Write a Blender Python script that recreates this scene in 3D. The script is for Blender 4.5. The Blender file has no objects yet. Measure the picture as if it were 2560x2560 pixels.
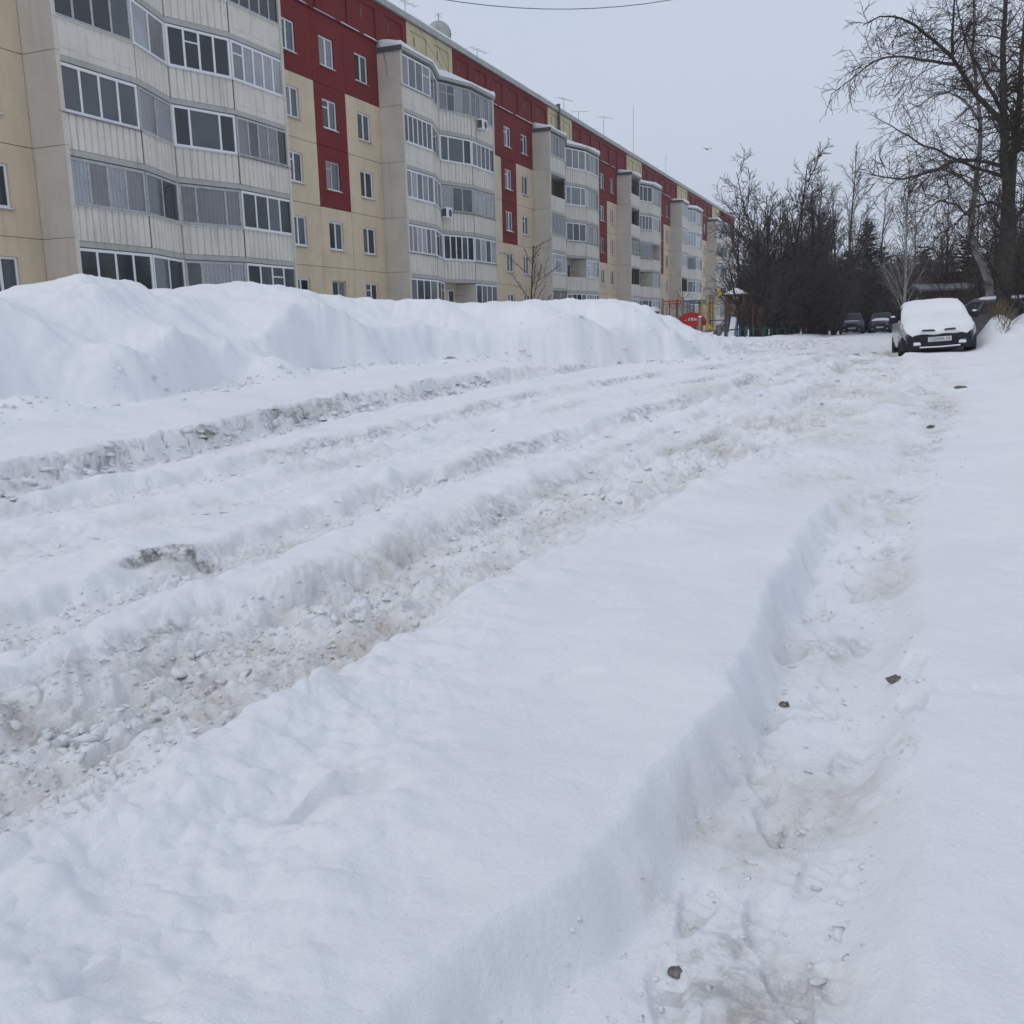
import bpy, math, random
import numpy as np
from mathutils import Matrix, Vector

scene = bpy.context.scene
col = scene.collection
R = math.radians

# ------------------------------------------------------------------ camera
cam_d = bpy.data.cameras.new('camera')
cam_d.sensor_width = 36.0
cam_d.lens = 33.75
cam_d.clip_start = 0.05
cam_d.clip_end = 3000
cam = bpy.data.objects.new('camera', cam_d)
rt = Vector((0.92726286, 0.37352556, -0.0257343))
up = Vector((-0.04497981, 0.17936811, 0.98275322))
fw = Vector((-0.37169936, 0.91011304, -0.1831225))
m = Matrix.Identity(4)
for i in range(3):
    m[i][0] = rt[i]; m[i][1] = up[i]; m[i][2] = -fw[i]
m[2][3] = 1.45
cam.matrix_world = m
col.objects.link(cam)
scene.camera = cam

# ------------------------------------------------------------------ sky, sun, exposure
SUN_EL, SUN_AZ = R(46), R(-148)          # azimuth from +Y, clockwise: light from behind the camera, to the left
world = bpy.data.worlds.new('World'); scene.world = world; world.use_nodes = True
nt = world.node_tree; nt.nodes.clear()
sky = nt.nodes.new('ShaderNodeTexSky'); sky.sky_type = 'NISHITA'; sky.sun_disc = False
sky.sun_elevation = SUN_EL; sky.sun_rotation = SUN_AZ
sky.air_density = 1.0; sky.dust_density = 4.0; sky.ozone_density = 1.0
tc = nt.nodes.new('ShaderNodeTexCoord')
nz = nt.nodes.new('ShaderNodeTexNoise'); nz.inputs['Scale'].default_value = 2.2; nz.inputs['Detail'].default_value = 4
mp = nt.nodes.new('ShaderNodeMapping'); mp.inputs['Scale'].default_value = (1, 1, 2.5)
nt.links.new(tc.outputs['Generated'], mp.inputs['Vector']); nt.links.new(mp.outputs['Vector'], nz.inputs['Vector'])
ramp = nt.nodes.new('ShaderNodeMix'); ramp.data_type = 'RGBA'     # the even grey cloud sheet
ramp.inputs['A'].default_value = (5.2, 5.95, 7.2, 1); ramp.inputs['B'].default_value = (5.9, 6.35, 7.3, 1)
nt.links.new(nz.outputs['Fac'], ramp.inputs['Factor'])
mx = nt.nodes.new('ShaderNodeMix'); mx.data_type = 'RGBA'; mx.inputs['Factor'].default_value = 0.9
nt.links.new(sky.outputs['Color'], mx.inputs['A']); nt.links.new(ramp.outputs['Result'], mx.inputs['B'])
bg = nt.nodes.new('ShaderNodeBackground'); bg.inputs['Strength'].default_value = 0.1
nt.links.new(mx.outputs['Result'], bg.inputs['Color'])
out = nt.nodes.new('ShaderNodeOutputWorld'); nt.links.new(bg.outputs['Background'], out.inputs['Surface'])

sun_d = bpy.data.lights.new('sun', 'SUN'); sun_d.energy = 0.5; sun_d.angle = R(30); sun_d.color = (1, 0.975, 0.94)
sun = bpy.data.objects.new('sun', sun_d); col.objects.link(sun)
sd = Vector((math.sin(SUN_AZ) * math.cos(SUN_EL), math.cos(SUN_AZ) * math.cos(SUN_EL), math.sin(SUN_EL)))
sun.rotation_euler = sd.to_track_quat('Z', 'Y').to_euler()
sun.location = (-30, 0, 60)

vs = scene.view_settings
vs.view_transform = 'Standard'; vs.look = 'None'; vs.exposure = 0.20; vs.gamma = 1.0; vs.use_curve_mapping = False
scene.render.engine = 'CYCLES'
cy = scene.cycles
cy.max_bounces = 8; cy.diffuse_bounces = 4; cy.glossy_bounces = 3; cy.transmission_bounces = 3; cy.volume_bounces = 0
cy.transparent_max_bounces = 6; cy.caustics_reflective = False; cy.caustics_refractive = False
cy.use_denoising = True; cy.use_adaptive_sampling = True; cy.adaptive_threshold = 0.02

# ------------------------------------------------------------------ materials
MATS = {}
def material(name, color, rough=0.7, spec=0.3, var=0.0, scale=3.0, color2=None, bump=0.0, bscale=40.0, metallic=0.0, stretch=(1, 1, 1), coat=0.0):
    """principled material with procedural colour variation and fine relief in object coordinates"""
    if name in MATS: return MATS[name]
    mt = bpy.data.materials.new(name); mt.use_nodes = True
    t = mt.node_tree; b = t.nodes['Principled BSDF']
    b.inputs['Roughness'].default_value = rough
    b.inputs['Specular IOR Level'].default_value = spec
    b.inputs['Metallic'].default_value = metallic
    b.inputs['Coat Weight'].default_value = coat
    tcn = t.nodes.new('ShaderNodeTexCoord'); mpn = t.nodes.new('ShaderNodeMapping')
    mpn.inputs['Scale'].default_value = stretch
    t.links.new(tcn.outputs['Object'], mpn.inputs['Vector'])
    n = t.nodes.new('ShaderNodeTexNoise'); n.inputs['Scale'].default_value = scale; n.inputs['Detail'].default_value = 6
    n.inputs['Roughness'].default_value = 0.65
    t.links.new(mpn.outputs['Vector'], n.inputs['Vector'])
    rp = t.nodes.new('ShaderNodeMapRange'); rp.inputs['From Min'].default_value = 0.35; rp.inputs['From Max'].default_value = 0.68
    t.links.new(n.outputs['Fac'], rp.inputs['Value'])
    c2 = color2 if color2 else tuple(max(0, c * (1 - var)) for c in color)
    mixn = t.nodes.new('ShaderNodeMix'); mixn.data_type = 'RGBA'
    mixn.inputs['A'].default_value = (*color, 1); mixn.inputs['B'].default_value = (*c2, 1)
    t.links.new(rp.outputs['Result'], mixn.inputs['Factor'])
    t.links.new(mixn.outputs['Result'], b.inputs['Base Color'])
    if bump > 0:
        n2 = t.nodes.new('ShaderNodeTexNoise'); n2.inputs['Scale'].default_value = bscale; n2.inputs['Detail'].default_value = 4
        t.links.new(tcn.outputs['Object'], n2.inputs['Vector'])
        bp = t.nodes.new('ShaderNodeBump'); bp.inputs['Strength'].default_value = 1.0; bp.inputs['Distance'].default_value = bump
        t.links.new(n2.outputs['Fac'], bp.inputs['Height']); t.links.new(bp.outputs['Normal'], b.inputs['Normal'])
    MATS[name] = mt
    return mt

def wall_paint(name, color, dirty):
    """painted concrete: plaster grain, soft blotches and thin vertical run-off streaks"""
    mt = material(name, color, 0.85, 0.2, scale=0.7, color2=tuple(c * 0.86 for c in color), bump=0.004, bscale=25)
    t = mt.node_tree; b = t.nodes['Principled BSDF']
    src = b.inputs['Base Color'].links[0].from_socket
    tcn = t.nodes.new('ShaderNodeTexCoord'); mpn = t.nodes.new('ShaderNodeMapping'); mpn.inputs['Scale'].default_value = (1, 1, 0.09)
    t.links.new(tcn.outputs['Object'], mpn.inputs['Vector'])
    n = t.nodes.new('ShaderNodeTexNoise'); n.inputs['Scale'].default_value = 4.5; n.inputs['Detail'].default_value = 5
    t.links.new(mpn.outputs['Vector'], n.inputs['Vector'])
    rp = t.nodes.new('ShaderNodeMapRange'); rp.inputs['From Min'].default_value = 0.55; rp.inputs['From Max'].default_value = 0.8
    rp.inputs['To Max'].default_value = 0.7
    t.links.new(n.outputs['Fac'], rp.inputs['Value'])
    mixn = t.nodes.new('ShaderNodeMix'); mixn.data_type = 'RGBA'; mixn.inputs['B'].default_value = (*dirty, 1)
    t.links.new(rp.outputs['Result'], mixn.inputs['Factor']); t.links.new(src, mixn.inputs['A'])
    t.links.new(mixn.outputs['Result'], b.inputs['Base Color'])
    return mt

def snow_material(name, attrs=True):
    mt = bpy.data.materials.new(name); mt.use_nodes = True
    t = mt.node_tree; b = t.nodes['Principled BSDF']
    b.inputs['Roughness'].default_value = 0.75; b.inputs['Specular IOR Level'].default_value = 0.2
    tcn = t.nodes.new('ShaderNodeTexCoord')
    def noise(s, d=5, rough=0.6):
        n = t.nodes.new('ShaderNodeTexNoise'); n.inputs['Scale'].default_value = s; n.inputs['Detail'].default_value = d
        n.inputs['Roughness'].default_value = rough
        t.links.new(tcn.outputs['Object'], n.inputs['Vector']); return n.outputs['Fac']
    def mrange(v, a, c, lo=0.0, hi=1.0):
        r = t.nodes.new('ShaderNodeMapRange'); r.inputs['From Min'].default_value = a; r.inputs['From Max'].default_value = c
        r.inputs['To Min'].default_value = lo; r.inputs['To Max'].default_value = hi
        t.links.new(v, r.inputs['Value']); return r.outputs['Result']
    def math_(op, a, c):
        n = t.nodes.new('ShaderNodeMath'); n.operation = op
        for i, v in enumerate((a, c)):
            if isinstance(v, (int, float)): n.inputs[i].default_value = v
            else: t.links.new(v, n.inputs[i])
        return n.outputs[0]
    def mixc(f, a, c):
        n = t.nodes.new('ShaderNodeMix'); n.data_type = 'RGBA'
        t.links.new(f, n.inputs['Factor'])
        for k, v in (('A', a), ('B', c)):
            if isinstance(v, tuple): n.inputs[k].default_value = (*v, 1)
            else: t.links.new(v, n.inputs[k])
        return n.outputs['Result']
    clean = mixc(mrange(noise(1.3, 3), 0.4, 0.65), (0.84, 0.85, 0.87), (0.795, 0.81, 0.835))
    if attrs:
        at = t.nodes.new('ShaderNodeAttribute'); at.attribute_name = 'slush'
        ad = t.nodes.new('ShaderNodeAttribute'); ad.attribute_name = 'dirt'
        f = math_('MULTIPLY', at.outputs['Fac'], mrange(noise(7, 6, 0.7), 0.34, 0.62, 0.15, 1.0))
        tan = mixc(mrange(noise(18, 4), 0.4, 0.65), (0.73, 0.685, 0.63), (0.58, 0.53, 0.47))
        c1 = mixc(f, clean, tan)
        sp = math_('MULTIPLY', ad.outputs['Fac'], mrange(noise(11, 7, 0.75), 0.44, 0.60))
        dk = mixc(mrange(noise(30, 3), 0.4, 0.6), (0.21, 0.185, 0.16), (0.115, 0.105, 0.098))
        c2 = mixc(sp, c1, dk)
        t.links.new(c2, b.inputs['Base Color'])
    else:
        t.links.new(clean, b.inputs['Base Color'])
    hsum = math_('ADD', math_('MULTIPLY', noise(45, 5, 0.7), 0.012), math_('MULTIPLY', noise(230, 3, 0.7), 0.0035))
    if attrs: hsum = math_('ADD', hsum, math_('MULTIPLY', at.outputs['Fac'], math_('MULTIPLY', noise(26, 6, 0.75), 0.035)))
    bp = t.nodes.new('ShaderNodeBump'); bp.inputs['Strength'].default_value = 0.75; bp.inputs['Distance'].default_value = 1.0
    t.links.new(hsum, bp.inputs['Height']); t.links.new(bp.outputs['Normal'], b.inputs['Normal'])
    return mt

M_SNOW = snow_material('trodden_snow')
M_SNOWC = snow_material('clean_snow', False)
M_CREAM = wall_paint('cream_paint', (0.66, 0.545, 0.385), (0.47, 0.36, 0.24))
M_YEL = wall_paint('pale_yellow_paint', (0.60, 0.53, 0.33), (0.44, 0.38, 0.24))
M_RED = wall_paint('red_paint', (0.185, 0.022, 0.020), (0.12, 0.018, 0.016))
M_BEIGE = wall_paint('beige_concrete', (0.66, 0.60, 0.52), (0.50, 0.44, 0.37))
M_PANEL = wall_paint('whitewashed_panel', (0.72, 0.68, 0.60), (0.36, 0.32, 0.27))
M_SLAB = wall_paint('slab_concrete', (0.46, 0.45, 0.42), (0.25, 0.24, 0.22))
M_JOINT = material('joint_mortar', (0.16, 0.14, 0.12), 0.9, 0.1, 0.3, 5)
M_PVC = material('white_plastic', (0.80, 0.81, 0.82), 0.45, 0.4, 0.1, 4)
M_OLDW = material('old_painted_wood', (0.50, 0.50, 0.48), 0.7, 0.3, 0.35, 6)
M_BROWNW = material('brown_wood_frame', (0.23, 0.17, 0.11), 0.7, 0.3, 0.3, 6)
M_TIN = material('grey_tin', (0.42, 0.42, 0.40), 0.55, 0.4, 0.3, 2.5, metallic=0.2)
M_DTIN = material('dark_tin', (0.09, 0.09, 0.09), 0.55, 0.4, 0.3, 5)
def glass(name, color, rough=0.06):
    return material(name, color, rough, 0.6, scale=0.9, color2=tuple(c * 0.7 for c in color))
GLASS = [glass('dark_glass', (0.025, 0.030, 0.034)), glass('grey_glass', (0.085, 0.10, 0.11)),
         glass('curtained_glass', (0.24, 0.24, 0.25), 0.12), glass('blind_glass', (0.40, 0.41, 0.44), 0.15)]
for gname in ('curtained_glass', 'blind_glass'):
    t_ = MATS[gname].node_tree; b_ = t_.nodes['Principled BSDF']; src = b_.inputs['Base Color'].links[0].from_socket
    tcn = t_.nodes.new('ShaderNodeTexCoord'); wv = t_.nodes.new('ShaderNodeTexWave'); wv.wave_type = 'BANDS'; wv.bands_direction = 'Y'
    wv.inputs['Scale'].default_value = 1.9; wv.inputs['Distortion'].default_value = 2.5; wv.inputs['Detail'].default_value = 2
    t_.links.new(tcn.outputs['Object'], wv.inputs['Vector'])
    mm = t_.nodes.new('ShaderNodeMix'); mm.data_type = 'RGBA'; mm.blend_type = 'MULTIPLY'; mm.inputs['Factor'].default_value = 0.22
    t_.links.new(src, mm.inputs['A']); t_.links.new(wv.outputs['Color'], mm.inputs['B']); t_.links.new(mm.outputs['Result'], b_.inputs['Base Color'])
M_BARK = material('dark_bark', (0.050, 0.042, 0.036), 0.9, 0.1, 0.5, 9, bump=0.01, bscale=14)
M_BARKR = material('grey_bark', (0.075, 0.066, 0.058), 0.9, 0.1, 0.5, 9, bump=0.012, bscale=14)
M_TWIG = material('brown_twig', (0.105, 0.082, 0.068), 0.9, 0.1, 0.4, 2)
M_TWIGR = material('tawny_twig', (0.085, 0.064, 0.046), 0.9, 0.1, 0.5, 1.2)
M_TWIGP = material('pale_twig', (0.25, 0.22, 0.19), 0.9, 0.1, 0.4, 2)
M_BIRCH = material('birch_bark', (0.48, 0.46, 0.43), 0.8, 0.2, scale=3, color2=(0.16, 0.15, 0.14), stretch=(1, 1, 0.6))
M_NEEDLE = material('dark_needles', (0.030, 0.038, 0.022), 0.8, 0.2, 0.5, 0.9)

# ------------------------------------------------------------------ helpers
def tag(o, label=None, cat=None, group=None, kind=None):
    if label: o['label'] = label
    if cat: o['category'] = cat
    if group: o['group'] = group
    if kind: o['kind'] = kind
    return o

def empty(name, loc=(0, 0, 0), rz=0.0):
    o = bpy.data.objects.new(name, None); o.empty_display_size = 0.3
    o.location = loc; o.rotation_euler = (0, 0, rz); col.objects.link(o); return o

def link_mesh(name, me, parent=None, loc=None):
    o = bpy.data.objects.new(name, me); col.objects.link(o)
    if parent is not None: o.parent = parent
    if loc is not None: o.location = loc
    return o

class MB:
    """collects shapes and links them as ONE mesh object"""
    def __init__(s, off=(0, 0, 0)):
        s.v = []; s.f = []; s.off = off
    def poly(s, pts, faces):
        b = len(s.v); ox, oy, oz = s.off
        s.v += [(p[0] - ox, p[1] - oy, p[2] - oz) for p in pts]
        s.f += [tuple(i + b for i in f) for f in faces]
        return s
    def hexa(s, p):
        return s.poly(p, [(0, 3, 2, 1), (4, 5, 6, 7), (0, 1, 5, 4), (1, 2, 6, 5), (2, 3, 7, 6), (3, 0, 4, 7)])
    def box(s, x0, x1, y0, y1, z0, z1):
        return s.hexa([(x0, y0, z0), (x1, y0, z0), (x1, y1, z0), (x0, y1, z0), (x0, y0, z1), (x1, y0, z1), (x1, y1, z1), (x0, y1, z1)])
    def prism(s, pts, z0, z1):
        n = len(pts)
        v = [(p[0], p[1], z0) for p in pts] + [(p[0], p[1], z1) for p in pts]
        f = [tuple(range(n))[::-1], tuple(range(n, 2 * n))] + [(i, (i + 1) % n, n + (i + 1) % n, n + i) for i in range(n)]
        return s.poly(v, f)
    def bar(s, a, b, r, r2=None, n=6):
        a = Vector(a); b = Vector(b); r2 = r if r2 is None else r2
        d = (b - a).normalized(); ref = Vector((0, 0, 1)) if abs(d.z) < 0.9 else Vector((1, 0, 0))
        u = d.cross(ref).normalized(); w = d.cross(u)
        v = []
        for c, rr in ((a, r), (b, r2)):
            for k in range(n):
                t = 2 * math.pi * k / n; v.append(tuple(c + u * (rr * math.cos(t)) + w * (rr * math.sin(t))))
        f = [(i, (i + 1) % n, n + (i + 1) % n, n + i) for i in range(n)] + [tuple(range(n))[::-1], tuple(range(n, 2 * n))]
        return s.poly(v, f)
    def tube(s, pts, r, n=6):
        rr = r if isinstance(r, (list, tuple)) else [r] * len(pts)
        v = []
        for i, p in enumerate(pts):
            a = Vector(pts[max(i - 1, 0)]); b = Vector(pts[min(i + 1, len(pts) - 1)])
            d = (b - a).normalized(); ref = Vector((0.13, 0.2, 1)) if abs(d.z) < 0.9 else Vector((1, 0.1, 0))
            u = d.cross(ref).normalized(); w = d.cross(u)
            for k in range(n):
                t = 2 * math.pi * k / n; v.append(tuple(Vector(p) + u * (rr[i] * math.cos(t)) + w * (rr[i] * math.sin(t))))
        f = [(j * n + i, j * n + (i + 1) % n, (j + 1) * n + (i + 1) % n, (j + 1) * n + i) for j in range(len(pts) - 1) for i in range(n)]
        f += [tuple(range(n))[::-1], tuple(range((len(pts) - 1) * n, len(pts) * n))]
        return s.poly(v, f)
    def mesh(s, name, mat, smooth=False):
        me = bpy.data.meshes.new(name); me.from_pydata(s.v, [], s.f); me.materials.append(mat)
        if smooth: me.polygons.foreach_set('use_smooth', [True] * len(me.polygons))
        return me
    def build(s, name, mat, parent=None, smooth=False, bevel=0.0, seg=2, subsurf=0):
        me = s.mesh(name, mat, smooth)
        o = link_mesh(name, me, parent)
        if parent is None and tuple(s.off) != (0, 0, 0): o.location = s.off
        if bevel:
            bm = o.modifiers.new('bevel', 'BEVEL'); bm.width = bevel; bm.segments = seg; bm.limit_method = 'ANGLE'
        if subsurf:
            sm = o.modifiers.new('subsurf', 'SUBSURF'); sm.levels = subsurf; sm.render_levels = subsurf
        return o

def np_mesh(name, verts, faces, mat, smooth=False, attrs=None):
    """verts (N,3) and equally sized faces (M,k) as numpy arrays"""
    me = bpy.data.meshes.new(name)
    nf, k = faces.shape
    me.vertices.add(len(verts)); me.vertices.foreach_set('co', np.ascontiguousarray(verts, np.float32).ravel())
    me.loops.add(nf * k); me.loops.foreach_set('vertex_index', np.ascontiguousarray(faces, np.int32).ravel())
    me.polygons.add(nf)
    me.polygons.foreach_set('loop_start', np.arange(0, nf * k, k, dtype=np.int32))
    if smooth: me.polygons.foreach_set('use_smooth', np.ones(nf, bool))
    me.update(calc_edges=True)
    if attrs:
        for an, av in attrs.items():
            a = me.attributes.new(an, 'FLOAT', 'POINT'); a.data.foreach_set('value', np.ascontiguousarray(av, np.float32))
    me.materials.append(mat)
    return me

def copy_tree(o, parent=None):
    c = o.copy(); col.objects.link(c); c.parent = parent
    for ch in list(o.children): copy_tree(ch, c)
    return c

# ------------------------------------------------------------------ noise (numpy)
_rs = np.random.RandomState(7)
_perm = _rs.permutation(4096).astype(np.int64)
_ga = _rs.rand(4096) * 2 * np.pi
_gx, _gy = np.cos(_ga), np.sin(_ga)
_r1, _r2, _r3 = _rs.rand(4096), _rs.rand(4096), _rs.rand(4096)
def _h(i, j): return _perm[(_perm[i & 4095] + j) & 4095]
def perlin(x, y):
    i = np.floor(x).astype(np.int64); j = np.floor(y).astype(np.int64); fx = x - i; fy = y - j
    u = fx * fx * fx * (fx * (fx * 6 - 15) + 10); v = fy * fy * fy * (fy * (fy * 6 - 15) + 10)
    def g(a, b, dx, dy):
        h = _h(a, b); return _gx[h] * dx + _gy[h] * dy
    n0 = g(i, j, fx, fy); n1 = g(i + 1, j, fx - 1, fy); n2 = g(i, j + 1, fx, fy - 1); n3 = g(i + 1, j + 1, fx - 1, fy - 1)
    a = n0 + u * (n1 - n0); b = n2 + u * (n3 - n2)
    return (a + v * (b - a)) * 1.5
def fbm(x, y, o=4, g=0.5):
    s = 0; a = 1.0; t = 0
    for k in range(o):
        s = s + a * perlin(x + 17.3 * k, y - 9.1 * k); t += a; a *= g; x = x * 2.03; y = y * 2.03
    return s / t
def worley(x, y):
    i = np.floor(x).astype(np.int64); j = np.floor(y).astype(np.int64)
    f1 = np.full(x.shape, 9.0); f2 = np.full(x.shape, 9.0); cid = np.zeros(x.shape)
    for di in (-1, 0, 1):
        for dj in (-1, 0, 1):
            h = _h(i + di, j + dj)
            d = np.hypot(i + di + _r1[h] - x, j + dj + _r2[h] - y)
            near = d < f1
            f2 = np.where(near, f1, np.minimum(f2, d)); cid = np.where(near, _r3[h], cid); f1 = np.where(near, d, f1)
    return f1, f2, cid
def S(a, b, t):
    t = np.clip((t - a) / (b - a), 0, 1); return t * t * (3 - 2 * t)

# ------------------------------------------------------------------ the snow-covered ground
RUTS = [  # ys, xs, half width, depth, churn, slush, softness of the sides
    ([0, 6.3, 8.1, 9.9, 11.5, 13.4, 16.5, 20.5, 24, 30], [-7.4, -7.25, -7.1, -7.2, -7.25, -6.9, -6.55, -5.6, -4.2, -3.0], 0.22, 0.09, 0.5, 0.35, 0.12),
    ([0, 5.7, 6.5, 7.8, 9.4, 11.1, 13, 15.6, 16.8, 19.6, 26.8, 40], [-6.8, -6.5, -6.25, -5.95, -5.85, -5.7, -5.25, -4.9, -4.35, -3.1, -1.85, -1.7], 0.26, 0.075, 1.0, 0.40, 0.20),
    ([0, 3.5, 4.9, 6, 7.3, 9.1, 12.1, 13.9, 15.2, 19.2, 26, 40], [-4.3, -4.2, -4.15, -4.1, -4.1, -3.65, -3.2, -2.75, -2.4, -1.75, -1.3, -1.5], 0.24, 0.115, 0.9, 0.65, 0.14),
    ([0, 2.5, 3.8, 4.8, 6.3, 7, 8.7, 10.4, 12.2, 14.6, 17.5, 26, 40], [-3.05, -2.95, -2.88, -2.75, -2.55, -2.48, -2.3, -1.75, -1.12, -0.8, -0.6, -0.6, -0.6], 0.50, 0.105, 1.0, 1.0, 0.34),
    ([0, 5, 8, 11, 14, 18, 24, 40], [-5.6, -5.35, -5.1, -4.7, -4.0, -2.6, -1.2, -1.0], 0.15, 0.045, 0.6, 0.2, 0.25),
    ([0, 9, 12, 15, 18, 24, 40], [-3.2, -2.7, -2.25, -1.9, -1.25, -0.2, 0.1], 0.16, 0.05, 0.7, 0.3, 0.2),
]
LEDGE = ([0, 1.0, 1.5, 1.9, 2.15, 2.4, 2.72, 3.15, 3.57, 4.46, 5.5, 6.9, 8.4, 10], [-1.45, -1.14, -0.97, -0.86, -0.75, -0.68, -0.65, -0.61, -0.55, -0.58, -0.59, -0.56, -0.34, -0.05])
PATHR = ([0, 2, 3.9, 7.2, 9, 12, 15, 20, 25], [-0.05, -0.03, -0.02, 0.10, 0.22, 0.5, 0.8, 1.0, 1.2])
FOOT = ([-20, 0, 6, 8, 10, 11.5, 13, 15, 16.5, 18.5, 20, 21.5, 24, 28, 38, 60, 90], [-9.7, -9.7, -9.7, -9.7, -9.7, -9.6, -9.6, -9.7, -9.1, -7.9, -5.9, -4.6, -4.0, -3.9, -3.8, -3.6, -3.6])
CREST = ([-20, 0, 10.8, 11.85, 13.5, 15.3, 17.5, 20.3, 22.6, 24, 25.4, 27, 30, 38, 46, 90], [2.18, 2.22, 2.26, 2.48, 2.46, 2.62, 2.30, 2.22, 2.20, 1.88, 1.62, 1.38, 1.16, 1.04, 0.9, 0.85])
BACK = ([-20, 15, 22, 30, 42, 90], [1.9, 1.9, 1.6, 1.15, 0.9, 0.85])
PRINTS = [(0.09, 3.87, 0.10, 0.05), (-0.25, 2.99, -0.25, 0.03), (-0.29, 2.45, -0.1, 0.035), (-0.24, 4.75, 0.2, 0.03), (-0.42, 5.35, 0.0, 0.03),
          (-0.22, 5.9, 0.1, 0.03), (-0.40, 3.55, 0.1, 0.025), (-0.16, 6.6, 0.2, 0.03), (-0.38, 7.2, 0.1, 0.03), (-0.1, 7.9, 0.2, 0.03),
          (0.06, 3.45, 0.1, 0.03), (0.1, 4.35, 0.0, 0.03), (-0.46, 2.05, 0.2, 0.03), (-0.2, 1.75, -0.1, 0.03)] + [(-0.30 + 0.17 * math.sin(i * 2.4), 1.9 + i * 0.27, 0.35 * math.sin(i * 1.7), 0.022 + 0.012 * ((i * 5) % 3)) for i in range(26)]
NOTCH = [(-1.60, 2.42, 0.85, 0.17, 0.06, 0.07), (-1.56, 1.45, 0.3, 0.085, 0.04, 0.05), (-4.50, 4.96, 1.0, 0.34, 0.10, 0.09), (-2.55, 2.15, 0.5, 0.1, 0.05, 0.03), (-1.25, 3.6, 0.8, 0.12, 0.06, 0.02)]

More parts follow.
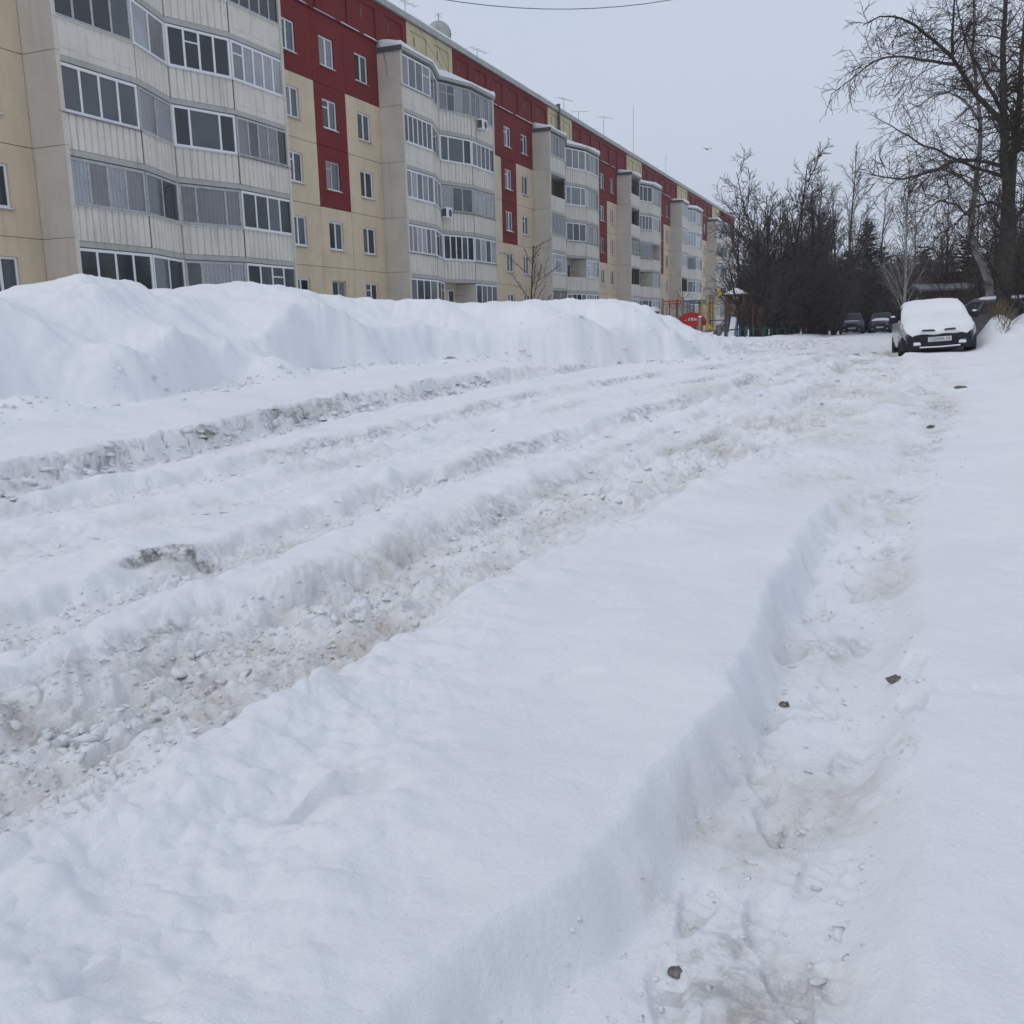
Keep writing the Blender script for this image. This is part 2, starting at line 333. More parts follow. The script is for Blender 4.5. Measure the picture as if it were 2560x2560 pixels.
def terrain(x, y):
    x = np.asarray(x, float); y = np.asarray(y, float)
    r = np.hypot(x, y)
    base = 0.75 * S(3, 23, r)
    far = S(26, 40, r)
    w = fbm(x * 0.55, y * 0.55, 3) * 0.16 + fbm(x * 2.7, y * 2.7, 3) * 0.055
    xx = x + w
    big = fbm(x * 0.33 + 5, y * 0.33, 3)
    z = base + 0.005 + 0.045 * big + 0.012 * fbm(x * 1.7, y * 1.7 + 3, 3)
    slush = np.zeros_like(z); dirt = np.zeros_like(z); churn = np.zeros_like(z); puff = np.zeros_like(z)
    # wide soft ridge between the main rut and the footpath
    xl = np.interp(y, *LEDGE) + fbm(y * 1.3, y * 0 + 2.2, 3) * 0.05 + 0.02 * perlin(x * 5, y * 5)
    x4 = np.interp(y, RUTS[3][0], RUTS[3][1])
    ridge = S(0.0, 0.35, xx - x4 - 0.42) * (1 - S(-0.05, 0.14, x - xl)) * (1 - S(6.0, 9.0, y))
    z += 0.065 * ridge + 0.04 * ridge * fbm(x * 1.1 + 8, y * 1.1, 3)
    lef = ridge * (1 - S(-1.7, -0.9, x + 0.25 * (y - 2))) * (1 - S(3.5, 6, y))
    z += lef * (0.085 * fbm(x * 2.6 + 3, y * 2.6, 3) + 0.055 * np.abs(fbm(x * 4.5, y * 4.5 + 6, 3)))
    for ys, xs, hw, dep, ch, sl, soft in RUTS:
        xr = np.interp(y, ys, xs)
        k = 1 - 0.55 * S(14, 30, y)
        ww = hw * (1 + 0.45 * fbm(y * 0.7 + hw * 90, x * 0.3, 3))
        dx = np.abs(xx - xr)
        m_ = (1 - S(ww - 0.03, ww + soft, dx + 0.05 * fbm(x * 5.5, y * 5.5 + 2, 2))) * (1 - 0.6 * far)
        z -= dep * k * m_
        lip = np.exp(-((dx - ww - 0.2) / 0.13) ** 2) * (1 - far)
        z += lip * k * 0.035 * np.clip(0.5 + 1.3 * fbm(x * 2.2 + 4, y * 2.2, 3), 0, 1.6)
        churn = np.maximum(churn, ch * (m_ + 0.55 * lip * np.clip(0.4 + 1.5 * fbm(x * 1.5, y * 1.5, 2), 0, 1)))
        puff = np.maximum(puff, np.exp(-((dx - ww - soft * .8 - 0.16) / 0.22) ** 2) * np.clip(0.35 + 1.5 * fbm(x * 0.9 + 70 * hw, y * 0.9, 2), 0, 1) * dep / 0.1)
        patch = np.clip(0.60 + 1.7 * fbm(x * 0.8 + 31 * hw, y * 0.8, 3), 0.1, 1)
        slush = np.maximum(slush, sl * m_ * patch)
        edge = np.exp(-((xx - xr + ww + 0.06) / 0.09) ** 2)
        dirt = np.maximum(dirt, edge * np.clip(1.9 * fbm(x * 0.5 + 60 * hw, y * 0.5, 2) - 0.05, 0, 0.55) * (1 - far))
        slush = np.maximum(slush, 0.6 * edge * patch * (1 - far))
    # snow shelf beside the leftmost rut, with a dirty cut face
    x1 = np.interp(y, RUTS[0][0], RUTS[0][1])
    xf = np.interp(y, *FOOT) + fbm(x * 0 + 3, y * 0.45, 3) * 0.55 + fbm(x * 1.1, y * 1.1, 3) * 0.22
    shelf_e = x1 - 0.33 - x + 0.10 * fbm(x * 1.6, y * 1.6, 3) + 0.05 * fbm(x * 6, y * 6, 2)
    on = S(0, 0.16, shelf_e) * (1 - S(16, 21, y))
    z += on * (0.17 + 0.10 * S(0.2, 1.6, shelf_e))
    face = np.exp(-((shelf_e - 0.05) / 0.10) ** 2) * (1 - S(17, 21, y))
    strong = np.maximum(S(8.4, 9.0, y) * (1 - S(11.5, 13.5, y)), 0.8 * (1 - S(6.2, 6.9, y)))
    blot = np.clip(0.45 + 1.8 * fbm(x * 0.9 + 44, y * 0.9, 3), 0, 1)
    dirt = np.maximum(dirt, face * (0.06 + 0.94 * strong * blot)); slush = np.maximum(slush, face * (0.35 + 0.6 * strong * blot))
    churn = np.maximum(churn, face * 1.4)
    cf1, cf2, cc = worley(x * 4.5 + 2, y * 4.5)
    z += face * (0.09 * (cc - 0.5) * S(0, .2, cf2 - cf1) - 0.05 * (1 - S(0, .12, cf2 - cf1)))
    # a second small dirty scarp further left
    sc = np.exp(-((x + 8.75 + 0.25 * fbm(x * .5, y * .8, 2)) / 0.10) ** 2) * (1 - S(6.6, 7.4, y)) * S(4, 5, y)
    z += 0.10 * (1 - S(-8.9, -8.6, x + 0.25 * fbm(x * .5, y * .8, 2))) * (1 - S(6.6, 7.6, y))
    dirt = np.maximum(dirt, sc * 0.9); slush = np.maximum(slush, sc)
    # ploughed bank on the left
    e = xf - x
    W = 1.25 - 0.15 * S(17, 21, y) + 0.9 * np.clip(fbm(y * 0.42 + 3.3, x * 0.12, 2) + 0.15, 0, 1)
    wf1, wf2, wc = worley(x * 0.8 + 2, y * 0.8)
    e2 = e + 0.16 * (wc - 0.5) * S(0, .25, wf2 - wf1) + 0.05 * fbm(x * 1.9, y * 1.9, 3)
    scarp = S(9.3, 10.6, y + 0.8 * fbm(y * 0.3, x * 0.1 + 8, 2)) * (1 - 0.5 * S(19, 23, y))
    es = e + 0.10 * (wc - 0.5) * S(0, .25, wf2 - wf1) + 0.07 * fbm(y * 2.4, x * 0.35 + 5, 4) + 0.045 * fbm(x * 5, y * 8, 3)
    cut = np.clip(0.52 + 0.5 * fbm(y * 0.5 + 21, x * 0.1, 2), 0.25, 0.75)
    rise = (1 - scarp) * S(0, 1, e2 / W) ** 0.85 + scarp * (cut * S(-0.05, 0.40, es) ** 0.8 + (1 - cut) * S(0.15, 1.9 * W, e2))
    zc = np.interp(y, *CREST) + 0.16 * fbm(x * 0.55, y * 0.55 + 9, 3) + 0.07 * fbm(x * 2.2, y * 2.2, 3) * rise
    zb = np.interp(y, *BACK) + 0.10 * fbm(x * 0.3, y * 0.3, 3)
    top = zc + (zb - zc) * S(1.8, 7.0, e)
    top = top - 0.42 * (1 - S(0.4, 2.2, e)) * (1 - scarp) - 0.10 * scarp * (1 - S(0.4, 2.2, e))
    z = z + (top - z) * rise
    slump = np.exp(-((e + 0.20) / 0.50) ** 2) * np.clip(1.6 * fbm(y * 0.6 + 11, x * 0.25, 2), 0, 1) * (1 - S(18, 22, y))
    z += 0.38 * slump * (1 - 0.6 * rise)
    lump = rise * (1 - S(1.6, 2.6, e)) * (0.3 + 0.7 * S(19, 24, y))
    vf1, vf2, vc = worley(x * 2.0 + 7 + 0.4 * perlin(x, y), y * 2.0)
    z += lump * (0.10 * (0.5 - wf1) + 0.05 * fbm(x * 3, y * 3, 3)) + rise * (1 - S(1.5, 2.6, e)) * (0.13 * (vc - 0.5) * S(0, .3, vf2 - vf1) + 0.10 * (wc - 0.5) * S(0, .2, wf2 - wf1) + 0.05 * fbm(x * 2.3, y * 2.3 + 5, 3) - 0.05 * (1 - S(0, .10, vf2 - vf1)) - 0.06 * (1 - S(0, .07, wf2 - wf1))) * np.clip(0.4 + 1.4 * fbm(x * .4, y * .4 + 2, 2), 0, 1)
    z += rise * (1 - S(2.0, 3.2, e)) * 0.032 * fbm(x * 6.5, y * 6.5, 4)
    low = np.exp(-((e - 0.35) / 0.7) ** 2) * S(19, 23, y) * (1 - S(55, 70, y))
    z += low * (0.16 * fbm(x * 1.5, y * 1.5, 4) + 0.10 * np.clip(0.55 - worley(x * 2.2, y * 2.2)[0], 0, 1))
    slush *= 1 - rise; dirt *= 1 - rise; churn *= 1 - rise; puff *= (1 - rise) * (1 - on)
    # footpath trodden down on the right
    xp = np.interp(y, *PATHR)
    inp = S(-0.03, 0.13, x - xl + 0.03 * fbm(x * 6, y * 6, 2)) * (1 - S(-0.08, 0.14, x - xp + 0.05 * perlin(x * 3, y * 2))) * (1 - S(14, 22, y))
    z -= inp * (0.15 - 0.115 * S(5.0, 8.5, y))
    pchurn = inp * np.clip(0.5 + 1.3 * fbm(x * 1.6 + 2, y * 1.6, 3), 0.12, 1)
    churn = np.maximum(churn, (0.42 + 0.2 * (1 - S(2, 4, y))) * pchurn)
    slush = np.maximum(slush, 0.85 * inp * np.clip(0.15 + 2.0 * fbm(x * 1.1 + 9, y * 1.1, 3), 0, 1))
    dirt = np.maximum(dirt, inp * np.clip(2.2 * fbm(x * 1.3 + 21, y * 1.3, 3) - 0.25, 0, 0.6) * 0.75)
    dirt = np.maximum(dirt, 0.75 * S(0.10, 0.02, 1 - inp) * 0 + 0.0)
    tramp = S(0.2, 0.6, x - x4) * (1 - S(-0.3, 0.2, x - xp)) * S(7, 9.5, y) * (1 - S(19, 25, y))
    churn = np.maximum(churn, tramp * np.clip(0.45 + 1.2 * fbm(x * 0.9 + 3, y * 0.9, 3), 0.05, 0.9))
    slush = np.maximum(slush, tramp * np.clip(0.15 + 1.3 * fbm(x * 0.8 + 13, y * 0.6, 3), 0, 0.7))
    # smooth snow on the right, rising to the verge
    rgt = S(0.15, 2.4, x - xp)
    z += rgt * (0.05 + 0.62 * S(4, 19, y)) * (1 - 0.55 * S(23.5, 26, y) * (1 - S(1.0, 2.2, x - 1.2)))
    z += 0.74 * np.exp(-((x - 2.05) / 0.42) ** 2 - ((y - 26.5) / 1.5) ** 2) + 0.35 * S(2.0, 3.0, x) * S(24, 27, y) * (1 - S(36, 48, y))
    # far road, packed flat
    road = far * (1 - S(0.4, 1.6, x + 0.2)) * S(-0.3, 1.0, x - xf)
    z += road * (0.03 * fbm(x * 1.2, y * 0.5, 3)); slush = np.maximum(slush, 0.10 * road)
    # dirty patches where tracks meet
    for (px, py, rx, ry, a) in ((0.45, 13.6, 0.28, 1.3, 0.8), (-0.95, 13.2, 0.5, 1.5, 0.7), (-2.5, 7.0, 0.45, 1.0, 0.9), (-2.9, 15.0, 0.5, 0.8, 0.8), (-0.25, 2.05, 0.2, 0.35, 0.55), (-0.3, 4.6, 0.22, 0.4, 0.5)):
        g = np.exp(-((x - px) / rx) ** 2 - ((y - py) / ry) ** 2)
        slush = np.maximum(slush, a * g); churn = np.maximum(churn, 0.6 * g * a)
    # footprints and small broken notches
    shp = z.shape; z = z.ravel(); slush = slush.ravel(); dirt = dirt.ravel(); x0_, y0_ = x, y
    near_ = np.nonzero((np.abs(x.ravel() + 2.3) < 3.2) & (y.ravel() > 0.8) & (y.ravel() < 9.6))[0]
    x = x.ravel()[near_]; y = y.ravel()[near_]; zf, sf, df = z, slush, dirt; z = z[near_]; slush = slush[near_]; dirt = dirt[near_]
    wx = 0.012 * fbm(x * 8, y * 8, 3); wy = 0.012 * fbm(x * 8 + 50, y * 8, 3); pn = np.clip(0.3 + 2 * fbm(x * 9, y * 9, 2), 0, 1)
    for (px, py, a, dp) in PRINTS:
        ca, sa = math.cos(a), math.sin(a); X_ = x - px + wx; Y_ = y - py + wy; u = X_ * ca + Y_ * sa; v = -X_ * sa + Y_ * ca
        q = np.sqrt((u / (0.05 + 0.012 * np.sin(v * 16))) ** 2 + (v / 0.14) ** 2)
        m_ = 1 - S(0.7, 1.2, q)
        z -= 0.8 * dp * m_ * (1 + 0.3 * np.sin(v * 120) * (1 - S(0.5, 0.9, q)))
        slush = np.maximum(slush, 0.4 * m_ * pn)
    for (px, py, a, lu, lv, dp) in NOTCH:
        ca, sa = math.cos(a), math.sin(a); X_ = x - px + wx; Y_ = y - py + wy; u = X_ * ca + Y_ * sa; v = -X_ * sa + Y_ * ca
        v = v + 0.35 * u * u / lu
        m_ = np.exp(-(u / lu) ** 4) * S(-lv * 3.2, -lv * 0.2, v) * (1 - S(0, lv * 0.35, v))
        z -= dp * m_
        if lu > 0.3: dirt = np.maximum(dirt, np.exp(-(u / lu) ** 4) * np.exp(-((v - 0.02) / 0.05) ** 2)); slush = np.maximum(slush, 0.7 * m_)
    zf[near_] = z; sf[near_] = slush; df[near_] = dirt
    x, y = x0_, y0_; z = zf.reshape(shp); slush = sf.reshape(shp); dirt = df.reshape(shp)
    # broken, churned snow: soft smeared lumps along the wheel direction, some loose plates, some pressed tread
    fine = 1 - S(16, 40, r)
    qx = x + 0.10 * fbm(x * 3.3, y * 3.3, 2); qy = y + 0.10 * fbm(x * 3.3 + 70, y * 3.3, 2)
    f1, f2, c = worley(qx * 4.2, qy * 2.6)
    g1, g2, c2 = worley(qx * 10.5 + 3, qy * 6.5)
    h1, h2, c3 = worley(x * 25 + 9, y * 17)
    n1 = fbm(x * 3.1, y * 2.2 + 4, 5, 0.58)
    plates = S(0.0, 0.28, fbm(x * 1.25 + 5, y * 0.8, 3) + 0.10)
    lumps = 0.095 * n1 + 0.050 * (0.5 - f1) + 0.030 * (0.5 - g1) + plates * (0.065 * (c - 0.5) * S(0.01, 0.12, f2 - f1) + 0.056 * (c2 - 0.45) * S(0.0, 0.14, g2 - g1)) + 0.015 * (0.5 - h1)
    tread = 0.016 * np.sin((y + 0.6 * np.abs(np.mod(x, 0.22) - 0.11)) * 88) * (1 - plates) * S(-0.1, 0.2, fbm(x * 1.9, y * 0.5 + 30, 2))
    gate = np.clip(churn, 0, 1.4)
    z += gate * fine * (lumps + tread) * np.clip(0.8 + 0.9 * fbm(x * 0.9 + 7, y * 0.9, 2), 0.3, 1.3)
    slush = slush * np.clip(0.90 + 0.7 * n1 - 0.55 * (lumps / 0.04).clip(-1, 1), 0.05, 1)
    # puffy clumps thrown up beside the ruts
    pf1, pf2, pc = worley(x * 3.4 + 1.5 + 0.3 * perlin(x * 3, y * 3), y * 3.4)
    z += fine * puff * 0.09 * np.clip(0.62 - pf1, 0, 1) * (0.4 + pc)
    # light crust texture everywhere close by
    z += np.clip(1 - gate, 0, 1) * (1 - S(10, 25, r)) * (0.007 * fbm(x * 7, y * 7, 3) + 0.05 * np.clip(fbm(x * 1.6 + 40, y * 1.6, 3) - 0.05, 0, 1) * ((0.5 - g1) + 0.8 * (0.5 - f1)))
    return z, np.clip(slush, 0, 1), np.clip(dirt, 0, 1)

def terrain_many(x, y, step=12000):
    from concurrent.futures import ThreadPoolExecutor
    with ThreadPoolExecutor(4) as ex:
        res = list(ex.map(lambda i: terrain(x[i:i + step], y[i:i + step]), range(0, len(x), step)))
    return tuple(np.concatenate([q[k] for q in res]) for k in range(3))

def tz(x, y): return float(terrain(np.array([x]), np.array([y]))[0][0])

def build_ground():
    h = 1.45
    rs = [0.0, 0.4, 0.8, 1.1]; rr = 1.25
    while rr < 700:
        rs.append(rr)
        if rr < 34: rr += min(rr * rr / h * 0.0017, 0.0042 * rr)
        elif rr < 110: rr += 0.016 * rr
        else: rr += 0.12 * rr
    rs = np.array(rs)
    az0 = R(22.2)                                     # finer towards the street, coarse behind
    a = np.concatenate([np.linspace(R(-33), R(33), 720), np.linspace(R(33), R(327), 90)[1:-1]]) + az0
    A, RR = np.meshgrid(a, rs)
    X = -np.sin(A) * RR; Y = np.cos(A) * RR
    z, sl, di = terrain_many(X.ravel(), Y.ravel())
    nr, na = len(rs), len(a)
    idx = np.arange(nr * na).reshape(nr, na)
    q = np.stack([idx[:-1, :], idx[1:, :], np.roll(idx, -1, 1)[1:, :], np.roll(idx, -1, 1)[:-1, :]], -1).reshape(-1, 4)[:, ::-1]
    v = np.stack([X.ravel(), Y.ravel(), z], -1)
    me = np_mesh('snow_ground', v, q, M_SNOW, True, {'slush': sl, 'dirt': di})
    o = link_mesh('snow_ground', me); o['kind'] = 'structure'
    return o
build_ground()

def build_crumbs():
    rng = np.random.RandomState(3)
    P = []
    for (ys, xs, hw, dep, ch, sl, soft), n in zip(RUTS, (200, 450, 450, 700, 120, 200)):
        yy = 1.6 * (30 / 1.6) ** rng.rand(n)
        sp = np.clip(rng.randn(n) * 0.6, -1.15, 1.15) * hw
        P.append(np.stack([np.interp(yy, ys, xs) + sp, yy, 0.6 + 0.8 * rng.rand(n)], -1))
    n = 650; yy = 1.5 * (14 / 1.5) ** rng.rand(n)
    P.append(np.stack([np.interp(yy, *LEDGE) + 0.05 + 0.65 * rng.rand(n), yy, 0.25 + 0.4 * rng.rand(n)], -1))
    for (ys, xs, hw, dep, ch, sl, soft), n in zip(RUTS[1:4], (900, 1300, 3200)):      # fine crumbled slush
        yy = 1.7 * (11 / 1.7) ** rng.rand(n)
        P.append(np.stack([np.interp(yy, ys, xs) + rng.uniform(-1.1, 1.1, n) * hw, yy, 0.30 + 0.25 * rng.rand(n)], -1))
    n = 350; yy = rng.uniform(7, 22, n); P.append(np.stack([np.interp(yy, *FOOT) + np.abs(rng.randn(n)) * 0.35 + 0.05, yy, 0.9 + rng.rand(n)], -1))
    n = 420; yy = 5 + 11 * rng.rand(n); P.append(np.stack([np.interp(yy, RUTS[0][0], RUTS[0][1]) - 0.30 + rng.randn(n) * 0.09, yy, 1.0 + 1.3 * rng.rand(n)], -1))
    n = 700; yy = rng.uniform(19, 50, n); P.append(np.stack([np.interp(yy, *FOOT) + rng.randn(n) * 0.6 + 0.2, yy, np.full(n, 1.5)], -1))
    P = np.concatenate(P); n = len(P)
    x, y = P[:, 0], P[:, 1]; r = np.hypot(x, y)
    z, sl, di = terrain(x, y)
    size = (0.006 + 0.022 * rng.rand(n) ** 3) * P[:, 2] * (1 + 0.035 * r)
    t = (1 + 5 ** 0.5) / 2
    iv = np.array([(-1, t, 0), (1, t, 0), (-1, -t, 0), (1, -t, 0), (0, -1, t), (0, 1, t), (0, -1, -t), (0, 1, -t), (t, 0, -1), (t, 0, 1), (-t, 0, -1), (-t, 0, 1)]) / math.hypot(1, t)
    fi = np.array([(0, 11, 5), (0, 5, 1), (0, 1, 7), (0, 7, 10), (0, 10, 11), (1, 5, 9), (5, 11, 4), (11, 10, 2), (10, 7, 6), (7, 1, 8), (3, 9, 4), (3, 4, 2), (3, 2, 6), (3, 6, 8), (3, 8, 9), (4, 9, 5), (2, 4, 11), (6, 2, 10), (8, 6, 7), (9, 8, 1)])
    V = iv[None] * (1 + 0.35 * rng.randn(n, 12, 1))
    sc = np.stack([0.7 + 0.8 * rng.rand(n), 0.7 + 0.8 * rng.rand(n), 0.28 + 0.4 * rng.rand(n)], -1) * size[:, None]
    V = V * sc[:, None, :]
    tl = rng.randn(n) * 0.35; ct, st = np.cos(tl)[:, None], np.sin(tl)[:, None]
    V[..., 1], V[..., 2] = V[..., 1] * ct - V[..., 2] * st, V[..., 1] * st + V[..., 2] * ct
    an = rng.rand(n) * 6.28; ca, sa = np.cos(an)[:, None], np.sin(an)[:, None]
    V[..., 0], V[..., 1] = V[..., 0] * ca - V[..., 1] * sa, V[..., 0] * sa + V[..., 1] * ca
    V += np.stack([x, y, z + size * 0.12], -1)[:, None, :]
    F = (fi[None] + 12 * np.arange(n)[:, None, None]).reshape(-1, 3)
    s = np.clip(sl * 0.45 + 0.08 * rng.rand(n), 0, 1)
    me = np_mesh('snow_crumbs', V.reshape(-1, 3), F, M_SNOW, False, {'slush': np.repeat(s, 12), 'dirt': np.repeat(di * 0.5, 12)})
    o = link_mesh('snow_crumbs', me)
    tag(o, 'loose crumbs of snow scattered in the wheel ruts and along the footpath', 'snow', kind='stuff')
build_crumbs()

# ------------------------------------------------------------------ the apartment block
XF = -25.4                      # facade plane
XB = -24.1                      # front of the balconies
XA = -24.95                     # bottom of the folded middle
D, Y0, NB = 22.13, 23.6, 6
FZ = [2.0, 4.73, 7.465, 10.2, 12.935]
FH = 2.735
BASE = (-31.0, 85.0, 0.7)
rng = random.Random(11)
bld = empty('apartment_building', BASE)
tag(bld, 'long five storey panel apartment block painted cream and dark red with stacked balconies', 'building')
def bb(): return MB(BASE)

# core behind the panels, roof and end walls
YS, YE = 10.0, Y0 + 5 * D + 12.0 + 10.1
bb().box(-37.2, XF - 0.16, YS + 0.05, YE - 0.05, -0.4, 17.9).build('core_wall', M_JOINT, bld)
bb().box(-37.5, XF + 0.10, YS - 0.05, YE + 0.05, 17.93, 18.06).build('roof_slab', M_SLAB, bld)
# metal edge flashing in lengths
yy = YS
while yy < YE - 0.1:
    y1 = min(yy + 3.0, YE)
    bb().hexa([(XF + 0.10, yy + .012, 17.90), (XF + 0.24, yy + .012, 17.90), (XF + 0.24, y1 - .012, 17.90), (XF + 0.10, y1 - .012, 17.90),
               (XF - 0.30, yy + .012, 18.34), (XF + 0.20, yy + .012, 18.24), (XF + 0.20, y1 - .012, 18.24), (XF - 0.30, y1 - .012, 18.34)]).build('roof_flashing', M_TIN, bld)
    yy = y1

def panel(y0, y1, z0, z1, mat, hole=None, name='wall_panel', x=XF, th=0.30):
    g = 0.012; y0 += g; y1 -= g; z0 += g; z1 -= g
    b = bb()
    if hole is None:
        b.box(x - 0.15, x, y0, y1, z0, z1)
    else:
        a, c, e, h = hole
        o_ = [(y0, z0), (y1, z0), (y1, z1), (y0, z1)]; i_ = [(a, e), (c, e), (c, h), (a, h)]
        v = [(x, p[0], p[1]) for p in o_] + [(x, p[0], p[1]) for p in i_] + [(x - 0.14, p[0], p[1]) for p in i_] + [(x - 0.15, p[0], p[1]) for p in o_]
        f = []
        for k in range(4):
            n = (k + 1) % 4
            f += [(k, n, 4 + n, 4 + k), (4 + k, 4 + n, 8 + n, 8 + k), (12 + k, 12 + n, n, k)]
        b.poly(v, f)
    return b.build(name, mat, bld)

def ring(b, x0, x1, ya, yb, za, zb, t):
    b.box(x0, x1, ya, yb, za, za + t); b.box(x0, x1, ya, yb, zb - t, zb)
    b.box(x0, x1, ya, ya + t, za + t, zb - t); b.box(x0, x1, yb - t, yb, za + t, zb - t)

def window(yc, z, near, fl):
    w, h = 1.24, 1.30; ya, yb, za, zb = yc - w / 2, yc + w / 2, z + 0.84, z + 2.14
    x1 = XF - 0.07; x0 = x1 - 0.06
    fr = bb(); ring(fr, x0, x1, ya + .004, yb - .004, za + .004, zb - .004, 0.075)
    off = rng.choice([0.0, 0.0, 0.06, -0.06]); ym = yc + off
    fr.box(x0, x1 - 0.004, ym - 0.05, ym + 0.05, za + 0.08, zb - 0.08)
    if rng.random() < 0.3: fr.box(x0, x1 - 0.008, ya + 0.08, ym - 0.05, za + 0.92, za + 0.97)
    wn = fr.build('window', M_PVC if rng.random() < 0.8 else M_OLDW, bld)
    pn = [(ya + 0.07, ym - 0.045), (ym + 0.045, yb - 0.07)]
    if near:
        for (a, c) in pn:
            bb().box(x0 + 0.012, x0 + 0.028, a, c, za + 0.07, zb - 0.07).build('pane', rng.choice([GLASS[0], GLASS[1], GLASS[1], GLASS[2]]), wn)
    else:
        b = bb()
        for (a, c) in pn: b.box(x0 + 0.012, x0 + 0.028, a, c, za + 0.07, zb - 0.07)
        b.build('glazing', rng.choice(GLASS[:3]), wn)
    bb().hexa([(XF - 0.07, ya - .03, za - .035), (XF + 0.09, ya - .03, za - .06), (XF + 0.09, yb + .03, za - .06), (XF - 0.07, yb + .03, za - .035),
               (XF - 0.07, ya - .03, za - .008), (XF + 0.09, ya - .03, za - .035), (XF + 0.09, yb + .03, za - .035), (XF - 0.07, yb + .03, za - .008)]).build('sill', M_TIN, wn)
    if rng.random() < 0.75:
        bb().hexa([(XF - 0.068, ya + .02, za - .006), (XF + 0.08, ya + .02, za - .030), (XF + 0.08, yb - .02, za - .030), (XF - 0.068, yb - .02, za - .006),
                   (XF - 0.068, ya + .05, za + .050), (XF + 0.055, ya + .04, za + .012), (XF + 0.055, yb - .05, za + .005), (XF - 0.068, yb - .04, za + .035)]).build('sill_snow', M_SNOWC, wn)
    return (ya, yb, za, zb)

def wall_zone(y1, near, first=False, last=False):
    """three panel columns that end at y1 (the left wall of the next balcony tower)"""
    cols = [(y1 - 10.18, y1 - 6.02, y1 - 7.87), (y1 - 6.02, y1 - 3.30, y1 - 4.75), (y1 - 3.30, y1, y1 - 1.63)]
    for ci, (a, b_, wc) in enumerate(cols):
        if first and ci == 0: a = YS
        bb()
        panel(a, b_, 0.0, FZ[0], M_BEIGE, name='plinth_panel')
        for fl in range(5):
            red = fl == 4 or (fl in (2, 3) and ci == 1)
            z1 = FZ[fl] + FH if fl < 4 else 15.98
            w = window(wc, FZ[fl], near, fl)
            panel(a, b_, FZ[fl], z1, M_RED if red else M_CREAM, w)

for k in range(NB): wall_zone(Y0 + k * D, k <= 2, first=(k == 0))
wall_zone(YE, False, last=True)

# ledges and attic panels above the top floor
def attic():
    y = YS; i = 0
    pitch = 2.83
    # panels keyed to the balcony towers: pale field over each tower, dark red elsewhere
    edges = [YS]
    for k in range(NB):
        s = Y0 + k * D
        edges += [s + 0.35, s + 3.2, s + 6.03, s + 8.86]
        nxt = (Y0 + (k + 1) * D + 0.35) if k < NB - 1 else YE
        n = 5
        edges += [s + 8.86 + (nxt - s - 8.86) * j / n for j in range(1, n)]
    edges.append(YE)
    edges = sorted(set(round(e, 3) for e in edges))
    # split the long first stretch
    e0 = edges[1]; edges = [YS + (e0 - YS) * j / 5 for j in range(5)] + edges[1:]
    for a, c in zip(edges[:-1], edges[1:]):
        pale = any(Y0 + k * D + 3.1 < a < Y0 + k * D + 6.2 for k in range(NB))
        g = .012; b = bb(); x = XF - 0.02
        a0, c0 = a + g, c - g
        b.box(x - 0.12, x, a0, c0, 16.10, 17.90)                         # field
        b.box(x + .001, x + 0.09, a0, a0 + 0.42, 16.12, 17.88)                # pilaster strips and head band
        b.box(x + .001, x + 0.09, c0 - 0.42, c0, 16.12, 17.88)
        b.box(x + .001, x + 0.088, a0 + 0.42, c0 - 0.42, 17.55, 17.878)
        ap = b.build('attic_panel', M_YEL if pale else M_RED, bld)
        ym = a0 + 0.42 + (c0 - a0 - 0.84) * 0.30
        bb().box(x + 0.001, x + 0.012, ym - 0.055, ym + 0.055, 16.85, 17.32).build('vent_slot', M_DTIN, ap)
    for k in range(-1, NB):
        a = Y0 + k * D + 11.95 if k >= 0 else YS
        c = Y0 + (k + 1) * D if k < NB - 1 else YE
        bb().hexa([(XF - 0.03, a, 15.99), (XF + 0.10, a, 15.99), (XF + 0.10, c, 15.99), (XF - 0.03, c, 15.99), (XF - 0.03, a, 16.10), (XF + 0.07, a, 16.05), (XF + 0.07, c, 16.05), (XF - 0.03, c, 16.10)]).build('attic_ledge', M_RED, bld)
        b = bb(); y = a + rng.uniform(0, .5)
        while y < c - 0.5:
            l = rng.uniform(0.5, 3.2); y2 = min(y + l, c)
            hh = rng.uniform(0.03, 0.07)
            b.hexa([(XF - 0.028, y, 16.09), (XF + 0.085, y, 16.05), (XF + 0.085, y2, 16.05), (XF - 0.028, y2, 16.09), (XF - 0.028, y + .1, 16.10 + hh), (XF + 0.06, y + .1, 16.06 + hh * .8), (XF + 0.06, y2 - .1, 16.06 + hh * .6), (XF - 0.028, y2 - .1, 16.10 + hh)])
            y = y2 + rng.uniform(0.05, 0.9)
        b.build('ledge_snow', M_SNOWC, bld)
attic()

# balcony towers
class Seg:
    def __init__(s, p, q):
        s.p = Vector(p); s.q = Vector(q); s.L = (s.q - s.p).length; s.d = (s.q - s.p) / s.L; s.n = Vector((s.d.y, -s.d.x))
    def P(s, t, o, z):
        v = s.p + s.d * t + s.n * o; return (v.x, v.y, z)
    def box(s, b, t0, t1, o0, o1, z0, z1):
        b.hexa([s.P(t0, o1, z0), s.P(t1, o1, z0), s.P(t1, o0, z0), s.P(t0, o0, z0), s.P(t0, o1, z1), s.P(t1, o1, z1), s.P(t1, o0, z1), s.P(t0, o0, z1)])

